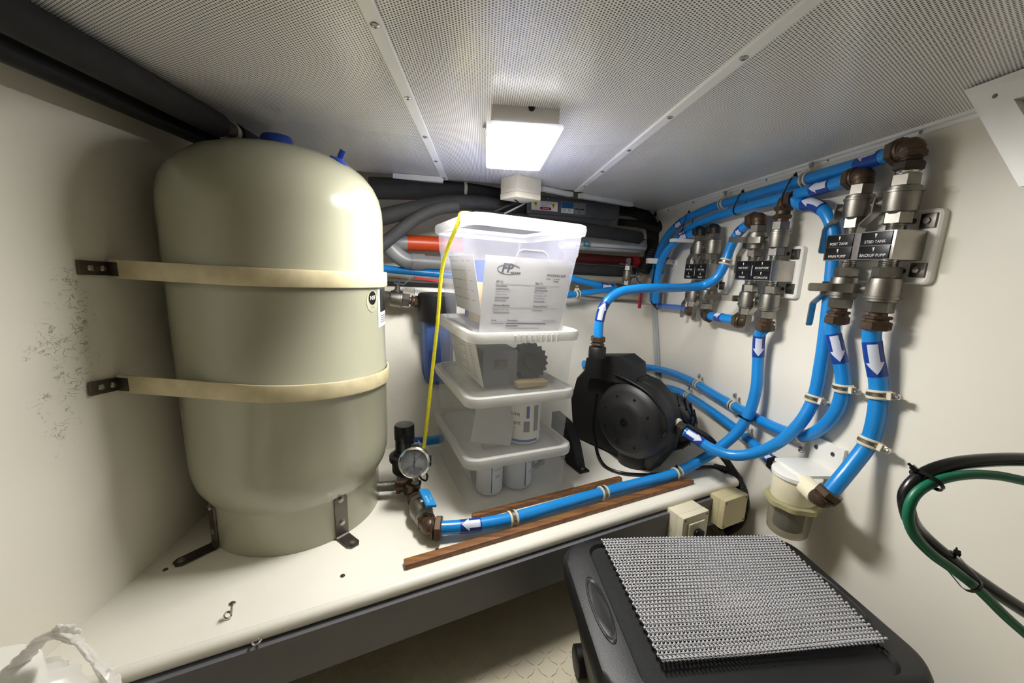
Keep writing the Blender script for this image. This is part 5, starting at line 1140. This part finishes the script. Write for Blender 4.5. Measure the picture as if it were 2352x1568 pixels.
# ceiling junction box
def jbox(T, w, d, h, lab, mat, switch=False, split=True, scr=True):
    t = thing('junction_box', lab, 'junction box', T)
    mm = MB(); mm.cbox((0, 0, -h*.36), (w, d, h*.72), .002, T); mm.build('case', mat, t)
    mm = MB(); mm.cbox((0, 0, -h*.86), (w+.0012, d+.0012, h*.275), .002, T); cv = mm.build('cover', mat, t)
    for c, n_, x_ in (((0, -d/2, -h*.36), (0, -1, 0), (1, 0, 0)), ((-w/2, 0, -h*.36), (-1, 0, 0), (0, 1, 0)), ((w/2, 0, -h*.36), (1, 0, 0), (0, 1, 0))):
        pts = [V(c)+V(x_)*.011*math.cos(a)+V((0, 0, 1))*.011*math.sin(a)+V(n_)*.0002 for a in [2*math.pi*k/24 for k in range(25)]]
        mm = MB(); mm.tube([T @ p for p in pts], .0006, 5); mm.build('knockout_ring', 'cream_dark' if mat != 'cream_dark' else 'cushion', t)
    if scr:
        for sx in (-1, 1):
            for sy in (-1, 1):
                s = MB(); s.lathe([(.003, 0), (.003, .0008), (0, .0009)], 10, T @ Matrix.Translation((sx*(w/2-.007), sy*(d/2-.007), -h*.9975)) @ Matrix.Rotation(math.pi, 4, 'X')); s.build('cover_screw', 'dark_steel', cv)
    if switch:
        mm = MB(); mm.cbox((0, 0, -h-.003), (w*.62, d*.62, .006), .0015, T); mm.build('switch_plate', 'cream_plastic', t)
        mm = MB(); mm.lathe([(.012, 0), (.011, .006), (.008, .008)], 16, T @ Matrix.Translation((0, 0, -h-.006)) @ Matrix.Rotation(math.pi, 4, 'X')); mm.cbox((0, 0, -h-.018), (.008, .032, .016), .002, T); mm.build('switch_knob', 'black_plastic', t)
    return t
jp = Z(1196, 398, CZ); jw = .098
ja = math.radians(40)
jc = jp+V((math.cos(ja)*0+.0, .07, 0))
jbox(Matrix.Translation((jc.x+.008, jc.y+.005, CZ)) @ Matrix.Rotation(math.radians(32), 4, 'Z'), .098, .088, .066, 'cream square junction box hung on the ceiling behind the light', 'cream_plastic', scr=False)
hose('cable', 'black cable from the ceiling junction box to hoses', 'cable', [V((jc.x-.01, jc.y, CZ-.062)), B2(1188, 463, 1.34), B2(1160, 475, 1.38), B2(1125, 492, 1.40), B2(1100, 505, 1.42)], .006, 'black_rubber')
hose('cable', 'thin grey cable below the ceiling junction box', 'cable', [V((jc.x+.01, jc.y+.01, CZ-.062)), B2(1205, 466, 1.33), B2(1180, 480, 1.36), B2(1150, 495, 1.39)], .003, 'pvc_grey')
# boxes on the bench fascia
def fascT(px, py, drop): 
    p = PL(px, py, (BN.x, BN.y, 0), BN.dot(BR)-.002); return p
def fbox(px, py, w, h, dep, lab, mat, sw, z):
    p = PL(px, py, (BN.x, BN.y, 0), BN.dot(BR)-.003); T = axes(V((p.x, p.y, z)), BD, (0, 0, 1), -BN)
    T = T if T.to_3x3().determinant() > 0 else axes(V((p.x, p.y, z)), -BD, (0, 0, 1), -BN)
    return jbox(T, w, h, dep, lab, mat, sw)
fbox(1548, 1180, .096, .096, .070, 'cream junction box with black rotary switch on the bench fascia', 'cream_plastic', True, -.592*K)
fbox(1643, 1150, .099, .085, .063, 'yellowed cream junction box on the bench fascia beside the cables', 'cream_dark', False, -.585*K)
# cables at the right end of the bench
hose('corrugated_conduit', 'black corrugated conduit dropping over the right bench end', 'conduit', [X(1585, 985, .625)+V((.0, .02, 0)), X(1625, 1005, .69), X(1655, 1040, .745), X(1680, 1075, .78), X(1700, 1110, .80), X(1706, 1145, .803), X(1692, 1180, .80), X(1668, 1200, .795)], .0095, 'black_rubber', None, 12, rib=(.006, .14))
hose('corrugated_conduit', 'black corrugated conduit looping beside the bench end near wall', 'conduit', [X(1640, 1072, .75), X(1680, 1085, .782), X(1704, 1120, .800), X(1709, 1160, .802), X(1698, 1200, .80), X(1670, 1222, .80)], .0105, 'black_rubber', None, 12, rib=(.006, .14))
hose('cable', 'black cable curving behind the yellowed junction box', 'cable', [X(1660, 1078, .77), X(1690, 1105, .797), X(1697, 1145, .80), X(1682, 1188, .80), X(1655, 1215, .80)], .006, 'black_gloss')
hose('cable', 'red and black cable tail beside the pump inlet', 'cable', [X(1578, 978, .605), X(1600, 992, .635), X(1625, 1006, .67)], .005, 'black_gloss')
# white brackets on the right wall near the corner
def wbr(px0, px1, py, xw, lab, h=.02):
    q = X(px1, py, RX-.002); t = thing('wall_bracket', lab, 'bracket', q, 'white angle brackets on the right wall')
    x0 = (ray(px0, py)*(q.y/ray(px0, py).y)).x
    mm = MB(); mm.cbox(((x0+RX)/2, q.y, q.z), (RX-x0, .035, h), .0015); mm.build('arm', 'white_plastic', t)
    mm = MB(); mm.prism([(-.03, .014), (.025, .014), (.025, -.012), (.005, -.03), (-.015, -.03)], 0, .006, axes((RX-.006, q.y-.012, q.z-.004), (0, -1, 0), (0, 0, 1), (1, 0, 0))); pl = mm.build('wall_plate', 'white_plastic', t)
    for dy, dz in ((.0, .0), (.006, -.016)):
        s = MB(); s.lathe([(.003, 0), (.0028, .0015), (0, .002)], 8, at((RX-.007, q.y-.018+dy, q.z-.004+dz), (-1, 0, 0))); s.build('screw', 'dark_steel', pl)
wbr(1487, 1545, 601, .8, 'white wall bracket arm below the bent wall pipes in the corner', .022)
wbr(1542, 1604, 554, .8, 'white wall bracket arm behind the POLISH manifold elbows', .012)
# ------------------------------------------------------------------ hoses in front of the right wall
dd = .60
hb_ = [(2420, 1062), (2352, 1055), (2260, 1057), (2180, 1068), (2115, 1095), (2082, 1135), (2085, 1175), (2112, 1222), (2180, 1283), (2265, 1345), (2352, 1402), (2430, 1450)]
o, PB = hose('black_hose', 'black rubber hose looping in front of the right wall', 'hose', [V((.70, -.6, -.25)), V((.70, .0, -.19))]+[D(x, y, .50+.02*(i > 6)) for i, (x, y) in enumerate(hb_)]+[V((.74, .02, -.50)), V((.76, -.5, -.70))], .0085, 'black_gloss')
PIPES['HB'] = PB
hg = [(2420, 1118), (2352, 1104), (2290, 1092), (2220, 1090), (2150, 1105), (2102, 1136), (2086, 1180), (2096, 1222), (2135, 1268), (2190, 1308), (2250, 1356), (2310, 1415), (2352, 1452), (2420, 1510)]
o, PG = hose('green_hose', 'thinner green rubber hose tied to the black hose loop', 'hose', [V((.67, -.6, -.28)), V((.67, .0, -.21))]+[D(x, y, .488) for x, y in hg]+[V((.70, .0, -.52)), V((.72, -.5, -.72))], .0057, 'hose_green')
PIPES['HG'] = PG
tie('HB', 2116, 1096, 'black cable tie on the upper bend of the hose loop', 'HG', .0088); tie('HB', 2180, 1283, 'black cable tie on the lower side of the hose loop', 'HG', .0088)
# ------------------------------------------------------------------ black bin with grip mat
bz = -.572; bx0, bx1, by0, by1 = .178, .698, .412, .748
bc = ((bx0+bx1)/2, (by0+by1)/2); bw, bl = bx1-bx0, by1-by0
bn = thing('storage_bin', 'large black plastic lidded bin standing in front of the bench', 'bin', (bc[0], bc[1], FZ))
Tn = Matrix.Translation((bc[0], bc[1], 0)) @ Matrix.Rotation(.03, 4, 'Z')
def lr(w, l, r, z, bow=.0):
    pts = rrect(w, l, r, z, 8)
    return [V((p.x+bow*(1-(2*p.y/l)**2)*(1 if p.x > 0 else -1)*(abs(p.x) > w*.3), p.y, p.z)) for p in pts]
mm = MB(); mm.loft([lr(bw-.008, bl-.008, .055, bz-.042), lr(bw, bl, .06, bz-.038), lr(bw+.002, bl+.002, .06, bz-.014), lr(bw-.008, bl-.008, .058, bz-.003), lr(bw-.022, bl-.022, .052, bz), lr(bw-.11, bl-.035, .03, bz+.001), lr(bw-.118, bl-.043, .028, bz-.006), lr(bw-.124, bl-.049, .026, bz-.0065)], Tn, cap0=False); lid = mm.build('lid', 'bin_black', bn, 40)
for sx in (-1, 1):
    Th = Tn @ Matrix.Translation((sx*(bw/2-.035), -.005, bz+.0005))
    oval = [(.0145*math.cos(a)*(1-.0*math.sin(a)), .062*math.sin(a)) for a in [2*math.pi*k/28 for k in range(28)]]
    mm = MB(); pr = [[V((x*s_, y*s_, z)) for x, y in oval] for s_, z in ((1.12, .0), (1.08, .0016), (1.0, .0018), (.94, .0006), (.90, -.0004))]; mm.loft(pr, Th, cap0=False); hd = mm.build('handle_grip', 'bin_black', lid)
    mm = MB(); mm.loft([[V((x*.9, y*.9, .0003)) for x, y in oval], [V((x*.86, y*.86, .0008)) for x, y in oval]], Th, cap0=False); mm.build('handle_slot', 'black_plastic', hd)
mm = MB(); mm.loft([lr(bw-.12, bl-.07, .04, FZ+.03), lr(bw-.03, bl-.03, .05, bz-.06), lr(bw-.022, bl-.022, .05, bz-.036)], Tn); mm.build('body', 'bin_black', bn, 40)
for sx in (-1, 1):
    for sy in (-1, 1):
        mm = MB(); mm.lathe([(.026, -.012), (.03, -.010), (.03, .010), (.026, .012)], 20, Tn @ Matrix.Translation((sx*(bw/2-.055), sy*(bl/2-.04), FZ+.03)) @ Matrix.Rotation(math.pi/2, 4, 'Y')); mm.build('wheel', 'black_plastic', bn)
mq = [Z(1382, 1243, bz+.006), Z(1785, 1233, bz+.006), Z(2033, 1477, bz+.006), Z(1516, 1521, bz+.006)]
mt = thing('grip_mat', 'folded light grey beaded grip mat lying on the black bin', 'mat', (mq[0]+mq[2])/2)
def mat_layer(dz, inset, name):
    mm = MB(); nu, nv = 56, 36; c = (mq[0]+mq[1]+mq[2]+mq[3])/4
    def pt(a, b):
        p = mq[0].lerp(mq[1], a).lerp(mq[3].lerp(mq[2], a), b); p = c+(p-c)*inset
        return p+V((0, 0, dz+.0012*math.sin(a*5+b*3)+(.004*max(0, (b-.93)/.07)*(.5+.5*a) if dz > 0 else 0)))
    ball = [(0, -.0018), (.0021, -.0009), (.0026, .0004), (.0016, .0018), (0, .0024)]
    for i in range(nu):
        for j in range(nv):
            a, b = (i+.5*(j % 2)*.9)/(nu-.5), j/(nv-1); mm.lathe(ball, 6, Matrix.Translation(pt(min(a, 1), b)), cap=False)
    for j in range(nv):
        for i in range(0, nu-1):
            p, q = pt((i+.5*(j % 2)*.9)/(nu-.5), j/(nv-1)), pt((i+1+.5*(j % 2)*.9)/(nu-.5), j/(nv-1)); w = (mq[3]-mq[0]).normalized()*.0008
            mm.add([p-w, q-w, q+w, p+w], [(0, 1, 2, 3)])
        if j < nv-1:
            for i in range(nu-1):
                p, q = pt((i+.5*(j % 2)*.9)/(nu-.5), j/(nv-1)), pt((i+.5*((j+1) % 2)*.9)/(nu-.5), (j+1)/(nv-1)); w = (mq[1]-mq[0]).normalized()*.0008
                mm.add([p-w, q-w, q+w, p+w], [(0, 1, 2, 3)])
    return mm.build(name, 'mat_grey', mt, 180)
mat_layer(.004, 1.0, 'upper_layer'); mat_layer(-.0005, .985, 'lower_layer')
# ------------------------------------------------------------------ plastic bag at the left
bd = .44
bgt = thing('plastic_bag', 'crumpled white plastic carrier bag with twisted loop handle beside the bench', 'bag', D(60, 1700, bd))
def crumple(mm, amt, sc): mm.v = [p+V((noise.noise(p*sc), noise.noise(p*sc+V((7, 3, 1))), noise.noise(p*sc+V((2, 9, 5)))))*amt for p in mm.v]
P = Path([D(x, y, d) for x, y, d in [(10, 1600, .43), (30, 1560, .43), (52, 1518, .43), (78, 1482, .43), (112, 1460, .43), (142, 1455, .43), (168, 1466, .425), (195, 1492, .42), (222, 1523, .415), (248, 1550, .41), (270, 1578, .41), (282, 1620, .41)]], step=.0016)
n = len(P.p); mm = MB(); mm.tube(P.p, [.0088+.0026*math.sin(k*.13)+.0026*noise.noise(V((k*.11, 3, 0))) for k in range(n)], 26, flat=.5)
def ridge(p): return abs(noise.noise(p*55))*.010+abs(noise.noise(p*120+V((4, 4, 4))))*.005
def crease(mm, c, k):
    out = []
    for p in mm.v:
        e = (p-c(p)).normalized(); out.append(p+e*(ridge(p)-.004)*k)
    mm.v = out
crease(mm, lambda p: min(P.p[::4], key=lambda q: (q-p).length_squared), .75); mm.build('handle', 'bag_film', bgt, 24)
mm = MB(); q = D(150, 1450, .427); mm.ball(q, .009, 26, (1.5, .6, 1.0)); crease(mm, lambda p: q, 1.1); mm.build('handle_knot', 'bag_film', bgt, 24)
cb = D(30, 1640, .44)
mm = MB(); rings = []
for k in range(60):
    f = (k/59)**1.3; z = cb.z+.078-(cb.z+.078-FZ)*f; r_ = .012+.075*min(1, f*6)
    rings.append([V((cb.x-.012+r_*math.cos(2*math.pi*j/64)*1.0, cb.y-.03+r_*math.sin(2*math.pi*j/64), z)) for j in range(64)])
mm.loft(rings); crumple(mm, .02, 18); crease(mm, lambda p: V((cb.x-.012, cb.y-.03, p.z)), 1.3); mm.v = [V((max(p.x, -.56), p.y, max(p.z, FZ+.001))) for p in mm.v]; mm.build('bag_body', 'bag_film', bgt, 28)
mm = MB(); mm.lathe([(.045, 0), (.06, .2), (.055, .42), (0, .425)], 20, Matrix.Translation((cb.x-.005, cb.y-.03, FZ+.005))); prop(mm.build('bag_filling', 'white_plastic', bgt), None, None)
